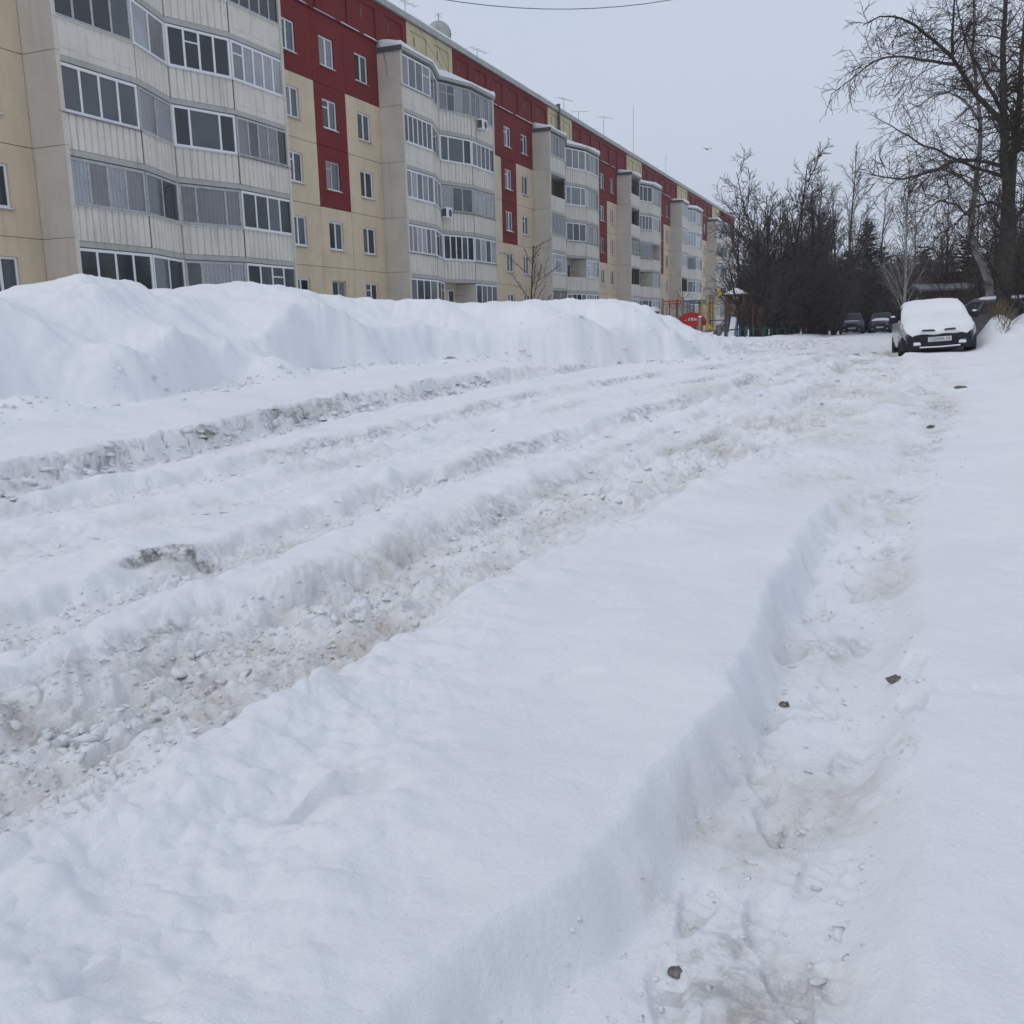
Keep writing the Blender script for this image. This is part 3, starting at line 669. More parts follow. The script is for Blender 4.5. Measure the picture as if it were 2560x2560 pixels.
def parapet(seg, z, style):
    b = bb(); t0, t1 = 0.015, seg.L - 0.015; z0, z1 = z - 0.09, z + 0.99
    if style == 'flat':
        seg.box(b, t0, t1, -0.07, 0.0, z0, z1)
        n = 3; w = (t1 - t0) / n
        for i in range(n):
            seg.box(b, t0 + w * i + 0.18, t0 + w * (i + 1) - 0.18, 0.001, 0.016, z0 + 0.22, z1 - 0.25)
            seg.box(b, t0 + w * i + w / 2 - .03, t0 + w * i + w / 2 + .03, 0.001, 0.02, z1 - 0.16, z1 - 0.07)
    else:
        seg.box(b, t0, t1, -0.08, -0.045, z0, z1)
        n = max(4, int(round((t1 - t0) / 0.29))); w = (t1 - t0) / n
        for i in range(n):
            g = 0.035
            a, c = t0 + w * i + g, t0 + w * (i + 1) - g
            b.hexa([seg.P(a, 0.0, z0 + .02), seg.P(c, 0.0, z0 + .02), seg.P(c + g * .6, -0.044, z0), seg.P(a - g * .6, -0.044, z0),
                    seg.P(a, 0.0, z1 - .02), seg.P(c, 0.0, z1 - .02), seg.P(c + g * .6, -0.044, z1), seg.P(a - g * .6, -0.044, z1)])
        for tt in (0.25, 0.75):
            seg.box(b, seg.L * tt - .025, seg.L * tt + .025, 0.001, 0.012, z + 0.62, z + 0.68)
    return b

def glaze(seg, z, n, par, near, top, style):
    """glazing frame with mullions; each pane is a piece of its own on the nearer towers"""
    z0, z1 = z + 1.0, z + top
    b = bb(); mat = {'pvc': M_PVC, 'wood': M_OLDW, 'brown': M_BROWNW}[style]
    f = 0.09; t0, t1 = 0.03, seg.L - 0.03; o0, o1 = -0.075, -0.02
    seg.box(b, t0, t1, o0, o1, z0, z0 + f); seg.box(b, t0, t1, o0, o1, z1 - f, z1)
    seg.box(b, t0, t0 + f, o0, o1, z0 + f, z1 - f); seg.box(b, t1 - f, t1, o0, o1, z0 + f, z1 - f)
    ws = [1.0] * n
    if n == 3: ws = [0.8, 1.7, 0.8] if rng.random() < 0.6 else [1, 1, 1]
    tot = sum(ws); x = t0 + f; cells = []
    for i, w in enumerate(ws):
        x2 = x + (t1 - t0 - 2 * f) * w / tot
        cells.append((x, x2))
        if i < n - 1: seg.box(b, x2 - 0.042, x2 + 0.042, o0, o1 - 0.004, z0 + f, z1 - f)
        x = x2
    tr = [rng.random() < 0.12 for _ in cells]
    for (a, c), q in zip(cells, tr):
        if q: seg.box(b, a + 0.03, c - 0.03, o0 + .01, o1 - 0.008, z0 + 0.95, z0 + 1.0)
    if style == 'brown':
        seg.box(b, t0 + f, t1 - f, o0 + .01, o1 - 0.01, z0 + 0.45, z0 + 0.49); seg.box(b, t0 + f, t1 - f, o0 + .01, o1 - 0.01, z0 + 0.92, z0 + 0.96)
    fo = b.build('glazing_frame', mat, par)
    base = rng.choice([0, 0, 1, 1, 1, 2, 2, 3])
    def gm(): return GLASS[min(3, max(0, base + rng.choice([-1, 0, 0, 0, 1])))]
    if near:
        for (a, c) in cells:
            p = bb(); seg.box(p, a + 0.02, c - 0.02, -0.055, -0.045, z0 + f - .01, z1 - f + .01); p.build('pane', gm(), par)
    else:
        p = bb()
        for (a, c) in cells: seg.box(p, a + 0.02, c - 0.02, -0.055, -0.045, z0 + f - .01, z1 - f + .01)
        p.build('glazing', gm(), par)
    sb = bb(); sb.hexa([seg.P(-0.01, 0.07, z + .955), seg.P(seg.L + .01, 0.07, z + .955), seg.P(seg.L + .01, -0.08, z + .993), seg.P(-0.01, -0.08, z + .993),
                        seg.P(-0.01, 0.07, z + .968), seg.P(seg.L + .01, 0.07, z + .968), seg.P(seg.L + .01, -0.08, z + 1.003), seg.P(-0.01, -0.08, z + 1.003)])
    sb.build('ledge_board', M_DTIN if rng.random() < .35 else M_PVC, par)

OPEN = {(1, 0, 'c'), (2, 3, 'a'), (2, 1, 'c'), (3, 4, 'a'), (3, 3, 'a'), (3, 1, 'a'), (3, 1, 'c'), (3, 2, 'd'), (4, 1, 'a')}
BROWN = {(3, 2, 'a'), (5, 3, 'a'), (2, 0, 'a')}
FLAT = {(1, 4, 'a'), (1, 3, 'a'), (0, 4, 'a'), (0, 4, 'd'), (0, 3, 'd'), (0, 3, 'a')}
NP = {(1, 4, 'a'): 4, (1, 4, 'c'): 4, (1, 4, 'd'): 5, (1, 3, 'a'): 6, (1, 3, 'c'): 3, (1, 3, 'd'): 5, (1, 2, 'a'): 5, (1, 2, 'c'): 3, (1, 2, 'd'): 5,
      (1, 1, 'a'): 6, (1, 1, 'c'): 5, (1, 1, 'd'): 4, (1, 0, 'a'): 4, (1, 0, 'd'): 4, (0, 4, 'a'): 6, (0, 3, 'a'): 4, (0, 2, 'a'): 4, (0, 1, 'a'): 4, (0, 3, 'c'): 4}

for k in range(NB):
    s = Y0 + k * D; near = k <= 2
    SEG = {'a': Seg((XB, s), (XB, s + 3.4)), 'b': Seg((XB, s + 3.4), (XA, s + 5.975)), 'c': Seg((XA, s + 5.975), (XB, s + 8.55)), 'd': Seg((XB, s + 8.55), (XB, s + 11.95))}
    fpL = [(XF, s + .17), (XB, s + .17), (XB, s + 3.4), (XA, s + 5.965), (XF, s + 5.965)]
    fpR = [(XF, s + 5.985), (XA, s + 5.985), (XB, s + 8.55), (XB, s + 11.78), (XF, s + 11.78)]
    for fl in range(5):
        z = FZ[fl]; zt = z + FH
        # end walls of the tower, one storey-high panel each, with the seams between
        for (ya, yb) in ((s - 0.0, s + 0.17), (s + 11.78, s + 11.95)):
            bb().box(XF + .002, XB + 0.03, ya, yb, (z if fl else 0.0) + 0.010, (zt if fl < 4 else 15.55) - 0.010).build('end_wall_panel', M_BEIGE, bld)
        bb().box(XF + 0.05, XA - 0.02, s + 5.94, s + 6.01, z, zt - 0.2).build('partition', M_BEIGE, bld)
        panel(s + .01, s + 5.97, z, zt if fl < 4 else 15.98, M_CREAM, name='back_wall_panel')
        panel(s + 5.98, s + 11.94, z, zt if fl < 4 else 15.98, M_CREAM, name='back_wall_panel')
        for half, fp, keys in (('L', fpL, 'ab'), ('R', fpR, 'cd')):
            bal = bb().prism(fp[::-1] if False else fp, z - 0.27, z - 0.095).build('balcony', M_SLAB, bld)
            for q in keys:
                sg = SEG[q]
                style = 'flat' if (k, fl, q) in FLAT else 'rib'
                if not (fl == 0 and (k, fl, q) in OPEN):
                    parapet(sg, z, style).build('parapet', M_PANEL, bal)
                top = 2.43 if fl < 4 else 2.50
                if (k, fl, q) in OPEN:
                    # open balcony: a door and a washing line bracket on the back wall
                    yc = s + (2.0 if q == 'a' else 7.6 if q == 'c' else 10.2)
                    bb().box(XF + .003, XF + 0.05, yc - 0.4, yc + 0.4, z + 0.05, z + 2.1).build('balcony_door', M_PVC, bal)
                    bb().box(XF + .051, XF + 0.06, yc - 0.3, yc + 0.3, z + 0.9, z + 2.0).build('door_glass', GLASS[0], bal)
                    bb().bar((XF + 0.6, s + 0.3 if q == 'a' else s + 6.1, z + 1.75), (XF + 0.6, s + 3.3 if q == 'a' else s + 8.4, z + 1.75), 0.012).build('washing_line', M_DTIN, bal)
                    if q == 'c' or q == 'd':
                        yq = s + 8.55
                        bb().box(XF + .01, XB - 0.1, yq - 0.04, yq + 0.04, z - 0.09, z + 2.42).build('screen_wall', M_BEIGE, bal)
                    continue
                st = 'brown' if (k, fl, q) in BROWN else ('pvc' if rng.random() < 0.72 else 'wood')
                n = NP.get((k, fl, q), {'a': rng.choice([3, 4, 4, 5]), 'b': 2, 'c': rng.choice([3, 3, 4]), 'd': rng.choice([3, 4, 4, 5])}[q])
                glaze(sg, z, n, bal, near, top, st)
        if near:
            for (px_, py_) in ((XB, s + 3.4), (XA, s + 5.975), (XB, s + 8.55)):
                bb().bar((px_ - .035, py_, z - .09), (px_ - .035, py_, z + .985), .03, n=5).build('corner_joint', M_JOINT, bld)
    # roof over the tower
    fp = [(XF, s - 0.06), (XB + 0.12, s - 0.06), (XB + 0.12, s + 3.45), (XA + 0.12, s + 5.975), (XB + 0.12, s + 8.5), (XB + 0.12, s + 12.01), (XF, s + 12.01)]
    bb().prism(fp, 15.565, 15.70).build('tower_roof', M_SLAB, bld)
    bb().box(XF + .01, XB + 0.16, s - 0.10, s - 0.062, 15.50, 15.74).build('roof_trim', M_DTIN, bld)

# snow lying on the tower roofs and on the main roof
def snow_cap(outline, z, h, name, label, inset=0.16, seed=0, slope=0.0):
    """a rounded slab of snow: rings of the outline shrinking inwards while rising"""
    rg = random.Random(seed)
    pts = []
    for i, p in enumerate(outline):
        q = outline[(i + 1) % len(outline)]; L = math.hypot(q[0] - p[0], q[1] - p[1]); n = max(1, int(L / 0.35))
        for j in range(n): pts.append((p[0] + (q[0] - p[0]) * j / n, p[1] + (q[1] - p[1]) * j / n))
    n = len(pts); cx = sum(p[0] for p in pts) / n
    v = []; f = []
    prof = [(0.0, 0.0), (0.01, 0.45), (0.25, 0.85), (0.6, 1.0)]
    hs = [h * (1 + 0.30 * math.sin(i * 0.35 + seed) + rg.uniform(-.15, .15)) for i in range(n)]
    for (t, zz) in prof:
        for i, p in enumerate(pts):
            a = pts[i - 1]; c = pts[(i + 1) % n]
            tx, ty = c[0] - a[0], c[1] - a[1]; l = math.hypot(tx, ty) or 1; nx, ny = ty / l, -tx / l
            d = inset * t * (1.0 if zz else 1)
            v.append((p[0] - nx * d, p[1] - ny * d, z + hs[i] * zz + slope * (XB - p[0]) * zz))
    for r_ in range(len(prof) - 1):
        for i in range(n):
            a = r_ * n + i; c = r_ * n + (i + 1) % n; f.append((a, c, c + n, a + n))
    f.append(tuple(range((len(prof) - 1) * n, len(prof) * n)))
    cy_ = sum(p[1] for p in pts) / n
    b = MB((cx, cy_, z)); b.poly(v, f)
    o = b.build(name, M_SNOWC, None, smooth=True)
    tag(o, label, 'snow'); return o
ORD = ['nearest', 'second', 'third', 'fourth', 'fifth', 'farthest']
for k in range(NB):
    s = Y0 + k * D
    o = [(XF + .02, s - 0.02), (XB + 0.15, s - 0.02), (XB + 0.15, s + 3.45), (XA + 0.15, s + 5.975), (XB + 0.15, s + 8.5), (XB + 0.15, s + 11.97), (XF + .02, s + 11.97)]
    snow_cap(o, 15.70, 0.24, 'roof_snow', 'thick snow lying on the roof of the %s balcony tower' % (ORD[k] if k else 'nearest, leftmost'), seed=k, slope=0.12)['group'] = 'snow on the balcony towers'
b = MB((-31, 85, 18.3))
n = 150; v = []; f = []
for i in range(n + 1):
    y = YS + 0.1 + (YE - YS - 0.2) * i / n; hh = rng.uniform(0.02, 0.14)
    v += [(XF + 0.16, y, 18.255), (XF + 0.10 + rng.uniform(-.08, .05), y, 18.27 + hh), (XF - 0.7, y, 18.45 + hh), (-37.3, y, 18.5), (-37.3, y, 18.06)]
for i in range(n):
    for j in range(4):
        a = i * 5 + j; f.append((a, a + 1, a + 6, a + 5))
b.poly(v, f)
tag(b.build('main_roof_snow', M_SNOWC, None, smooth=True), 'thin uneven snow along the main roof edge of the apartment block', 'snow')

# things fixed to the building
def air_conditioner(x, y, z, label):
    t = empty('air_conditioner', (x, y, z))
    body = MB().box(0.10, 0.40, -0.40, 0.40, 0.0, 0.55).build('body', M_PVC, t, bevel=0.02)
    b = MB()
    b.poly([(0.402, 0.10 + 0.22 * math.cos(a * math.pi / 8), 0.275 + 0.22 * math.sin(a * math.pi / 8)) for a in range(16)] + [(0.412, 0.10 + 0.20 * math.cos(a * math.pi / 8), 0.275 + 0.20 * math.sin(a * math.pi / 8)) for a in range(16)],
           [(i, (i + 1) % 16, 16 + (i + 1) % 16, 16 + i) for i in range(16)] + [tuple(range(16, 32))])
    b.build('fan_grille', M_DTIN, t)
    MB().box(0.12, 0.38, -0.404, -0.401, 0.06, 0.49).build('side_vent', M_DTIN, t)
    for yy in (-0.3, 0.3):
        MB().bar((-0.0, yy, -0.02), (0.42, yy, -0.02), 0.02).bar((0.0, yy, -0.3), (0.40, yy, -0.02), 0.014).build('bracket', M_PVC, t)
    MB().tube([(0.1, -.41, 0.1), (0.02, -.5, -.1), (0.03, -.48, -.45), (0.0, -.3, -.6)], 0.014).build('drain_hose', M_DTIN, t)
    MB().hexa([(0.11, -.39, .551), (.39, -.39, .551), (.39, .39, .551), (.11, .39, .551), (0.14, -.34, .60), (.35, -.35, .59), (.36, .34, .60), (.13, .35, .61)]).build('snow_layer', M_SNOWC, t, smooth=False)
    tag(t, label, 'air conditioner', 'air conditioners on the balconies')
air_conditioner(XB + 0.02, Y0 + D + 9.6, FZ[4] + 0.42, 'white air conditioner under the top floor balcony windows of the second tower')
air_conditioner(-24.85, Y0 + D + 5.9, FZ[2] + 0.55, 'small air conditioner in the fold of the second tower, third floor')
air_conditioner(XB + 0.02, Y0 + 5 * D + 2.2, FZ[4] + 0.42, 'tiny air conditioner on the farthest balcony tower, top floor')

def antenna(y, h, label, boom=1.0, els=5, ang=0.4, x=-25.9):
    t = empty('roof_antenna', (x, y, 18.30))
    MB().bar((0, 0, 0), (0, 0, h), 0.028, 0.02).build('mast', M_TIN, t)
    if els:
        ca, sa = math.cos(ang), math.sin(ang)
        MB().bar((-ca * boom * .4, -sa * boom * .4, h - .1), (ca * boom * .6, sa * boom * .6, h - .1), 0.016).build('boom', M_TIN, t)
        for i in range(els):
            u = -0.4 + i / (els - 1); w = 0.38 - 0.04 * i
            MB().bar((ca * boom * u - sa * -w, sa * boom * u + ca * -w, h - .1), (ca * boom * u - sa * w, sa * boom * u + ca * w, h - .1), 0.010).build('element', M_TIN, t)
    tag(t, label, 'antenna', 'antennas along the roof edge')
antenna(46.7, 0.95, 'branched aerial on the roof above the second balcony tower, nearest of all', 1.6, 6, 1.3)
antenna(50.0, 1.0, 'aerial on the roof just left of the grey satellite dish', 1.6, 4, 1.4)
antenna(59.6, 0.9, 'single aerial on the roof between the dish and the downpipe', 1.7, 4, 1.35)
antenna(76.5, 1.35, 'many-armed aerial on the roof right of the dark downpipe', 1.8, 6, 1.2)
antenna(80.2, 1.1, 'short crossed aerial leaning on the roof past the downpipe', 1.4, 3, 0.5)
antenna(87.5, 2.0, 'tall aerial with bent boom above the third red attic stretch', 1.7, 4, 1.0)
antenna(97.8, 4.9, 'very tall thin mast standing above the fourth balcony tower', els=0)
antenna(112.0, 2.4, 'lone short stub mast near the far end of the roof', els=0)
t = empty('satellite_dish', (-25.95, 54.3, 18.1), R(-55))
b = MB(); n = 18; v = [(0.10, 0, 0.62)]; f = []
for ring_, (rr, dx) in enumerate(((0.3, 0.08), (0.55, 0.02), (0.72, -0.08))):
    for i in range(n):
        a = 2 * math.pi * i / n; v.append((0.10 - (dx - 0.1) * -1 * 0 - (0.10 - dx), rr * math.cos(a), 0.62 + rr * math.sin(a)))
for i in range(n): f.append((0, 1 + i, 1 + (i + 1) % n))
for q in range(2):
    for i in range(n):
        a = 1 + q * n + i; c = 1 + q * n + (i + 1) % n; f.append((a, a + n, c + n, c))
b.poly(v, f); d_ = b.build('dish', M_TIN, t, smooth=True); sm = d_.modifiers.new('thickness', 'SOLIDIFY'); sm.thickness = 0.02
MB().bar((-0.12, 0, 0), (-0.12, 0, 1.75), 0.03).build('mast', M_TIN, t)
MB().bar((-0.1, 0, 0.2), (0.55, 0, 0.6), 0.015).build('feed_arm', M_TIN, t)
MB().bar((-0.12, -.25, 1.55), (-0.12, .25, 1.75), 0.012).bar((-0.12, -.2, 1.75), (-0.12, .2, 1.5), 0.012).build('aerial_rods', M_TIN, t)
tag(t, 'round grey satellite dish on the roof edge above the pale attic field', 'satellite dish')
# downpipe on the third tower's attic
t = empty('downpipe', (XF + 0.2, Y0 + 2 * D + 5.4, 15.7))
MB().bar((0, 0, 0.1), (0, 0, 2.35), 0.10, n=10).build('pipe', M_DTIN, t); MB().bar((0, 0, 2.35), (-.1, 0, 2.72), 0.10, 0.2, n=10).build('funnel', M_DTIN, t)
tag(t, 'dark metal downpipe on the pale attic field of the third tower', 'pipe')
# cables
def cable(pts, r, label, mat=M_DTIN):
    c = MB(pts[0]); c.tube(pts, r, 5); tag(c.build('cable', mat, None), label, 'cable')
def sag(a, b_, s, n=14):
    return [(a[0] + (b_[0] - a[0]) * i / n, a[1] + (b_[1] - a[1]) * i / n, a[2] + (b_[2] - a[2]) * i / n - s * 4 * (i / n) * (1 - i / n)) for i in range(n + 1)]
cable(sag((-25.9, 47.0, 19.1), (2.0, 70.0, 28.0), 3.6, 24), 0.022, 'thin overhead wire running from the roof across the sky')
cable(sag((XB - 0.9, Y0 + D - 0.04, 15.6), (XB + 0.06, Y0 + D + 0.25, 11.2), 0.75), 0.014, 'black cable drooping down the end wall of the second balcony tower')
cable(sag((-25.3, 49.8, 18.3), (XB + .1, 50.5, 15.75), 0.15, 6), 0.010, 'thin cable dropping from the roof edge over the pale attic field, left one')
cable(sag((-25.3, 51.9, 18.3), (XB - .4, 52.6, 15.75), 0.1, 6), 0.010, 'thin cable dropping from the roof edge over the pale attic field, right one')
# ------------------------------------------------------------------ cars
M_TYRE = material('tyre_rubber', (0.018, 0.018, 0.019), 0.85, 0.2, 0.3, 8)
M_RIM = material('steel_rim', (0.16, 0.16, 0.17), 0.5, 0.4, 0.4, 10, metallic=0.5)
M_BLKP = material('black_plastic', (0.014, 0.015, 0.018), 0.6, 0.3, 0.3, 6)
M_CGLASS = material('car_glass', (0.010, 0.014, 0.018), 0.08, 0.35, 0.3, 2)
M_LAMP = material('headlamp_glass', (0.36, 0.36, 0.35), 0.15, 0.6, 0.4, 9)
M_PLATE = material('plate_white', (0.62, 0.62, 0.62), 0.5, 0.3, 0.2, 12)
M_INK = material('plate_black', (0.02, 0.02, 0.02), 0.5, 0.3)
def paint(name, c): return material(name, c, 0.28, 0.5, scale=3, color2=tuple(q * 0.8 + 0.02 for q in c), coat=0.4)

def text_mesh(body, size, mat, name):
    cu = bpy.data.curves.new(name, 'FONT'); cu.body = body; cu.size = size; cu.align_x = 'CENTER'; cu.align_y = 'CENTER'; cu.extrude = 0.001
    tmp = bpy.data.objects.new(name, cu); col.objects.link(tmp)
    dg = bpy.context.evaluated_depsgraph_get(); dg.update()
    me = bpy.data.meshes.new_from_object(tmp.evaluated_get(dg)); me.name = name
    bpy.data.objects.remove(tmp); me.materials.clear(); me.materials.append(mat)
    return me

def car(loc, rz, P, label, tilt=(0, 0)):
    """front looks along -y; local origin on the ground under the middle"""
    t = empty('parked_car', loc, rz); t.rotation_euler = (tilt[0], tilt[1], rz)
    hw, L, belt, roof, hood = P['hw'], P['L'], P['belt'], P['roof'], P['hood']
    f, r = -L / 2, L / 2
    # lower body: cross sections along the length
    st = [(f + 0.02, hw * .86, 0.30, hood - .22, hood - .20), (f + 0.10, hw * .94, 0.27, hood - .13, hood - .06), (f + 0.35, hw * .985, 0.25, hood - .06, hood), (f + 0.9, hw, 0.24, belt - .06, (hood + belt) / 2 + .02),
          (P['wb'], hw, 0.24, belt - .02, belt + .01), (0.2, hw, 0.24, belt, belt + .03), (P['rb'] - .25, hw * .99, 0.25, belt, belt + .03), (r - 0.12, hw * .95, 0.28, belt - .03, belt), (r - 0.02, hw * .88, 0.34, belt - .16, belt - .14)]
    v = []; fc = []; n = 12
    for (y, w, zb, zs, zd) in st:
        half = [(w * .80, zb), (w * .96, zb + .08), (w, zb + .26), (w, zs - .16), (w * .975, zs - .03), (w * .90, zd - .01)]
        sec = [(x, y, z) for x, z in half] + [(-x, y, z) for x, z in half[::-1]]
        v += sec
    for i in range(len(st) - 1):
        for j in range(n):
            a = i * n + j; c = i * n + (j + 1) % n; fc.append((a, c, c + n, a + n))
    fc.append(tuple(range(n))[::-1]); fc.append(tuple(range((len(st) - 1) * n, len(st) * n)))
    body = MB().poly(v, fc).build('body', P['paint'], t, smooth=True, bevel=0.03, seg=2)
    # cabin
    wb_, rb_, rf, rr = P['wb'], P['rb'], P['rf'], P['rr']; bw, tw = hw * .90, hw * .74
    zb = belt
    low = [(-bw, wb_, zb), (-bw * .55, wb_ - .13, zb - .01), (bw * .55, wb_ - .13, zb - .01), (bw, wb_, zb), (bw, rb_, zb), (-bw, rb_, zb)]
    hi = [(-tw, rf, roof - .05), (-tw * .6, rf - .06, roof - .015), (tw * .6, rf - .06, roof - .015), (tw, rf, roof - .05), (tw, rr, roof - .06), (-tw, rr, roof - .06)]
    mid = [(p[0] * .86, p[1] + (0.12 if i < 4 else -.1), roof + .01) for i, p in enumerate(hi)]
    vv = low + hi + mid; ff = []
    for q in range(2):
        for i in range(6):
            a = q * 6 + i; c = q * 6 + (i + 1) % 6; ff.append((a, c, c + 6, a + 6))
    ff.append(tuple(range(12, 18))); ff.append(tuple(range(6))[::-1])
    MB().poly(vv, ff).build('cabin', P['paint'], t, smooth=True, bevel=0.035, seg=2)
    def lerp(a, b_, q): return tuple(a[i] + (b_[i] - a[i]) * q for i in range(3))
    def glassq(a, b_, c, d, name, nrm, m0=0.07, m1=0.10):
        # inset quad a-b (low) d-c (high), lifted a little off the cabin along nrm
        A = lerp(lerp(a, b_, m0), lerp(d, c, m0), m1); B = lerp(lerp(a, b_, 1 - m0), lerp(d, c, 1 - m0), m1)
        C = lerp(lerp(a, b_, 1 - m0), lerp(d, c, 1 - m0), 1 - m1); D_ = lerp(lerp(a, b_, m0), lerp(d, c, m0), 1 - m1)
        o = [tuple(p[i] + nrm[i] * 0.012 for i in range(3)) for p in (A, B, C, D_)]
        u = [tuple(p[i] - nrm[i] * 0.02 for i in range(3)) for p in (A, B, C, D_)]
        MB().hexa(u + o).build(name, M_CGLASS, t)
    ws = (0, -.8, .6)
    # windscreen in one gently bent piece
    g = []
    for (lo_, hi_) in zip(low[:4], hi[:4]):
        for q in (0.06, 0.94): g.append(lerp(lo_, hi_, q))
    g2 = [(p[0] * .95, p[1] - .014, p[2] + .012) for p in g]; g1 = [(p[0] * .95, p[1] + .02, p[2] - .02) for p in g]
    gv = g2 + g1; gf = []
    for i in range(3): gf += [(2 * i, 2 * i + 2, 2 * i + 3, 2 * i + 1), (8 + 2 * i, 8 + 2 * i + 1, 8 + 2 * i + 3, 8 + 2 * i + 2), (2 * i, 8 + 2 * i, 8 + 2 * i + 2, 2 * i + 2), (2 * i + 1, 2 * i + 3, 8 + 2 * i + 3, 8 + 2 * i + 1)]
    gf += [(0, 1, 9, 8), (6, 14, 15, 7)]
    MB().poly(gv, gf).build('windscreen', M_CGLASS, t)
    for sx in (-1, 1):
        a, b_, c, d = (sx * bw, wb_, zb), (sx * bw, rb_, zb), (sx * tw, rr, roof - .05), (sx * tw, rf, roof - .05)
        for (q0, q1) in ((0.03, 0.36), (0.40, 0.68), (0.72, 0.95)):
            glassq(lerp(a, b_, q0), lerp(a, b_, q1), lerp(d, c, q1), lerp(d, c, q0), 'side_window', (sx * .95, 0, .3), 0.02, 0.12)
    glassq((-bw, rb_, zb), (bw, rb_, zb), (tw, rr, roof - .05), (-tw, rr, roof - .05), 'rear_window', (0, .8, .6))
    # bumper, grille, lamps, mirrors, plate, wheels
    bz = P.get('bz', 0.52)
    pts = [(-hw * .985, f + .34), (-hw * .96, f + .10), (-hw * .70, f - .055), (0, f - .10), (hw * .70, f - .055), (hw * .96, f + .10), (hw * .985, f + .34)]
    inner = [(p[0] * .9, p[1] + .16) for p in pts][::-1]
    bp_ = MB().prism(pts + inner, 0.22, bz + .06).build('bumper', P.get('bumper', M_BLKP), t, bevel=0.035, seg=2)
    MB().box(-hw * .45, hw * .45, f - .112, f - .08, 0.30, 0.38).build('air_intake', M_BLKP, t)
    for sx in (-1, 1):
        MB().hexa([(sx * hw * .50, f - .03, bz + .10), (sx * hw * .93, f + .14, bz + .12), (sx * hw * .88, f + .25, bz + .12), (sx * hw * .50, f + .10, bz + .10),
                   (sx * hw * .50, f + .0, bz + .25), (sx * hw * .93, f + .18, bz + .27), (sx * hw * .88, f + .27, bz + .27), (sx * hw * .50, f + .12, bz + .25)]).build('headlight', M_LAMP, t, bevel=0.02)
        MB().box(sx * hw * .60 - .07, sx * hw * .60 + .07, f - .105, f - .05, 0.32, 0.42).build('fog_lamp', M_LAMP, t, bevel=0.02)
        MB().box(min(sx * hw * .96, sx * (hw + .18)), max(sx * hw * .96, sx * (hw + .18)), wb_ + .28, wb_ + .40, belt - .02, belt + .13).build('mirror', M_BLKP, t, bevel=0.03)
        for yw in (f + 0.72, r - 0.72):
            rad = P.get('rad', 0.31); b = MB()
            n2 = 20; prof = [(-0.10, rad * .62), (-0.11, rad * .9), (-0.075, rad), (0.075, rad), (0.11, rad * .9), (0.10, rad * .62)]
            vv = []; ff = []
            for (dx, q) in prof:
                for k in range(n2):
                    an = 2 * math.pi * k / n2; vv.append((sx * (hw - .11) + dx, yw + q * math.cos(an), rad + q * math.sin(an)))
            for q in range(5):
                for k in range(n2): ff.append((q * n2 + k, q * n2 + (k + 1) % n2, (q + 1) * n2 + (k + 1) % n2, (q + 1) * n2 + k))
            wh = b.poly(vv, ff).build('wheel', M_TYRE, t, smooth=True)
            MB().bar((sx * (hw - .17), yw, rad), (sx * (hw - .02), yw, rad), rad * .64, n=16).build('rim', M_RIM, wh)
            MB().bar((sx * (hw - .02), yw, rad), (sx * (hw - .012), yw, rad), rad * .2, n=10).build('hub_cap', M_BLKP, wh)
    gr = P.get('grille', True)
    if gr:
        MB().box(-hw * .42, hw * .42, f - .06, f + .02, bz + .10, bz + .22).build('grille', M_BLKP, t, bevel=0.02)
    pl = MB().box(-0.26, 0.26, f - .125, f - .112, P.get('pz', 0.47) - .056, P.get('pz', 0.47) + .056).build('licence_plate', M_PLATE, t)
    if P.get('plate'):
        me = text_mesh(P['plate'], 0.105, M_INK, 'plate_text'); o = link_mesh('plate_text', me, pl)
        o.location = (0, f - .1265, P.get('pz', 0.47)); o.rotation_euler = (math.pi / 2, 0, 0); o.scale = (0.9, 1, 1)
    # snow lying on it
    sn = P.get('snow')
    if sn:
        prof = sn['profile']      # (y, z, half width, thickness)
        m_ = 18; vt = []; ff = []; rg = np.random.RandomState(5)
        dense = []
        for i in range(len(prof) - 1):
            k = max(2, int(abs(prof[i + 1][0] - prof[i][0]) / 0.07))
            for j in range(k): dense.append(tuple(prof[i][q] + (prof[i + 1][q] - prof[i][q]) * j / k for q in range(4)))
        dense.append(prof[-1]); N = len(dense)
        for lay in (1, 0):
            for i, (y, z, w, th) in enumerate(dense):
                for j in range(m_ + 1):
                    u = -1 + 2 * j / m_; e = min(1, (1 - abs(u)) * 9) ** 0.5 * min(1, min(i, N - 1 - i) * .5) ** .5
                    crown = 0.02 * (1 - u * u)
                    noise = 0.030 * e * float(fbm(np.array([u * 2 + y]), np.array([y * 2.3]), 3)[0])
                    vt.append((u * w * (1 + 0.012 * math.sin(y * 9)), y, z + crown - 0.035 * u ** 6 + (th * e + noise if lay else -0.015)))
        w1 = m_ + 1
        for i in range(N - 1):
            for j in range(m_):
                a = i * w1 + j; ff.append((a, a + 1, a + w1 + 1, a + w1)); b0 = N * w1 + a; ff.append((b0, b0 + w1, b0 + w1 + 1, b0 + 1))
        for i in range(N - 1):
            for j in (0, m_):
                a = i * w1 + j; b0 = N * w1 + a; ff.append((a, a + w1, b0 + w1, b0) if j == 0 else (a, b0, b0 + w1, a + w1))
        for i in (0, N - 1):
            for j in range(m_):
                a = i * w1 + j; b0 = N * w1 + a; ff.append((a, b0, b0 + 1, a + 1) if i == 0 else (a, a + 1, b0 + 1, b0))
        MB().poly(vt, ff).build('snow_layer', M_SNOWC, t, smooth=True)
    tag(t, label, 'car', 'cars parked along the lane')
    return t

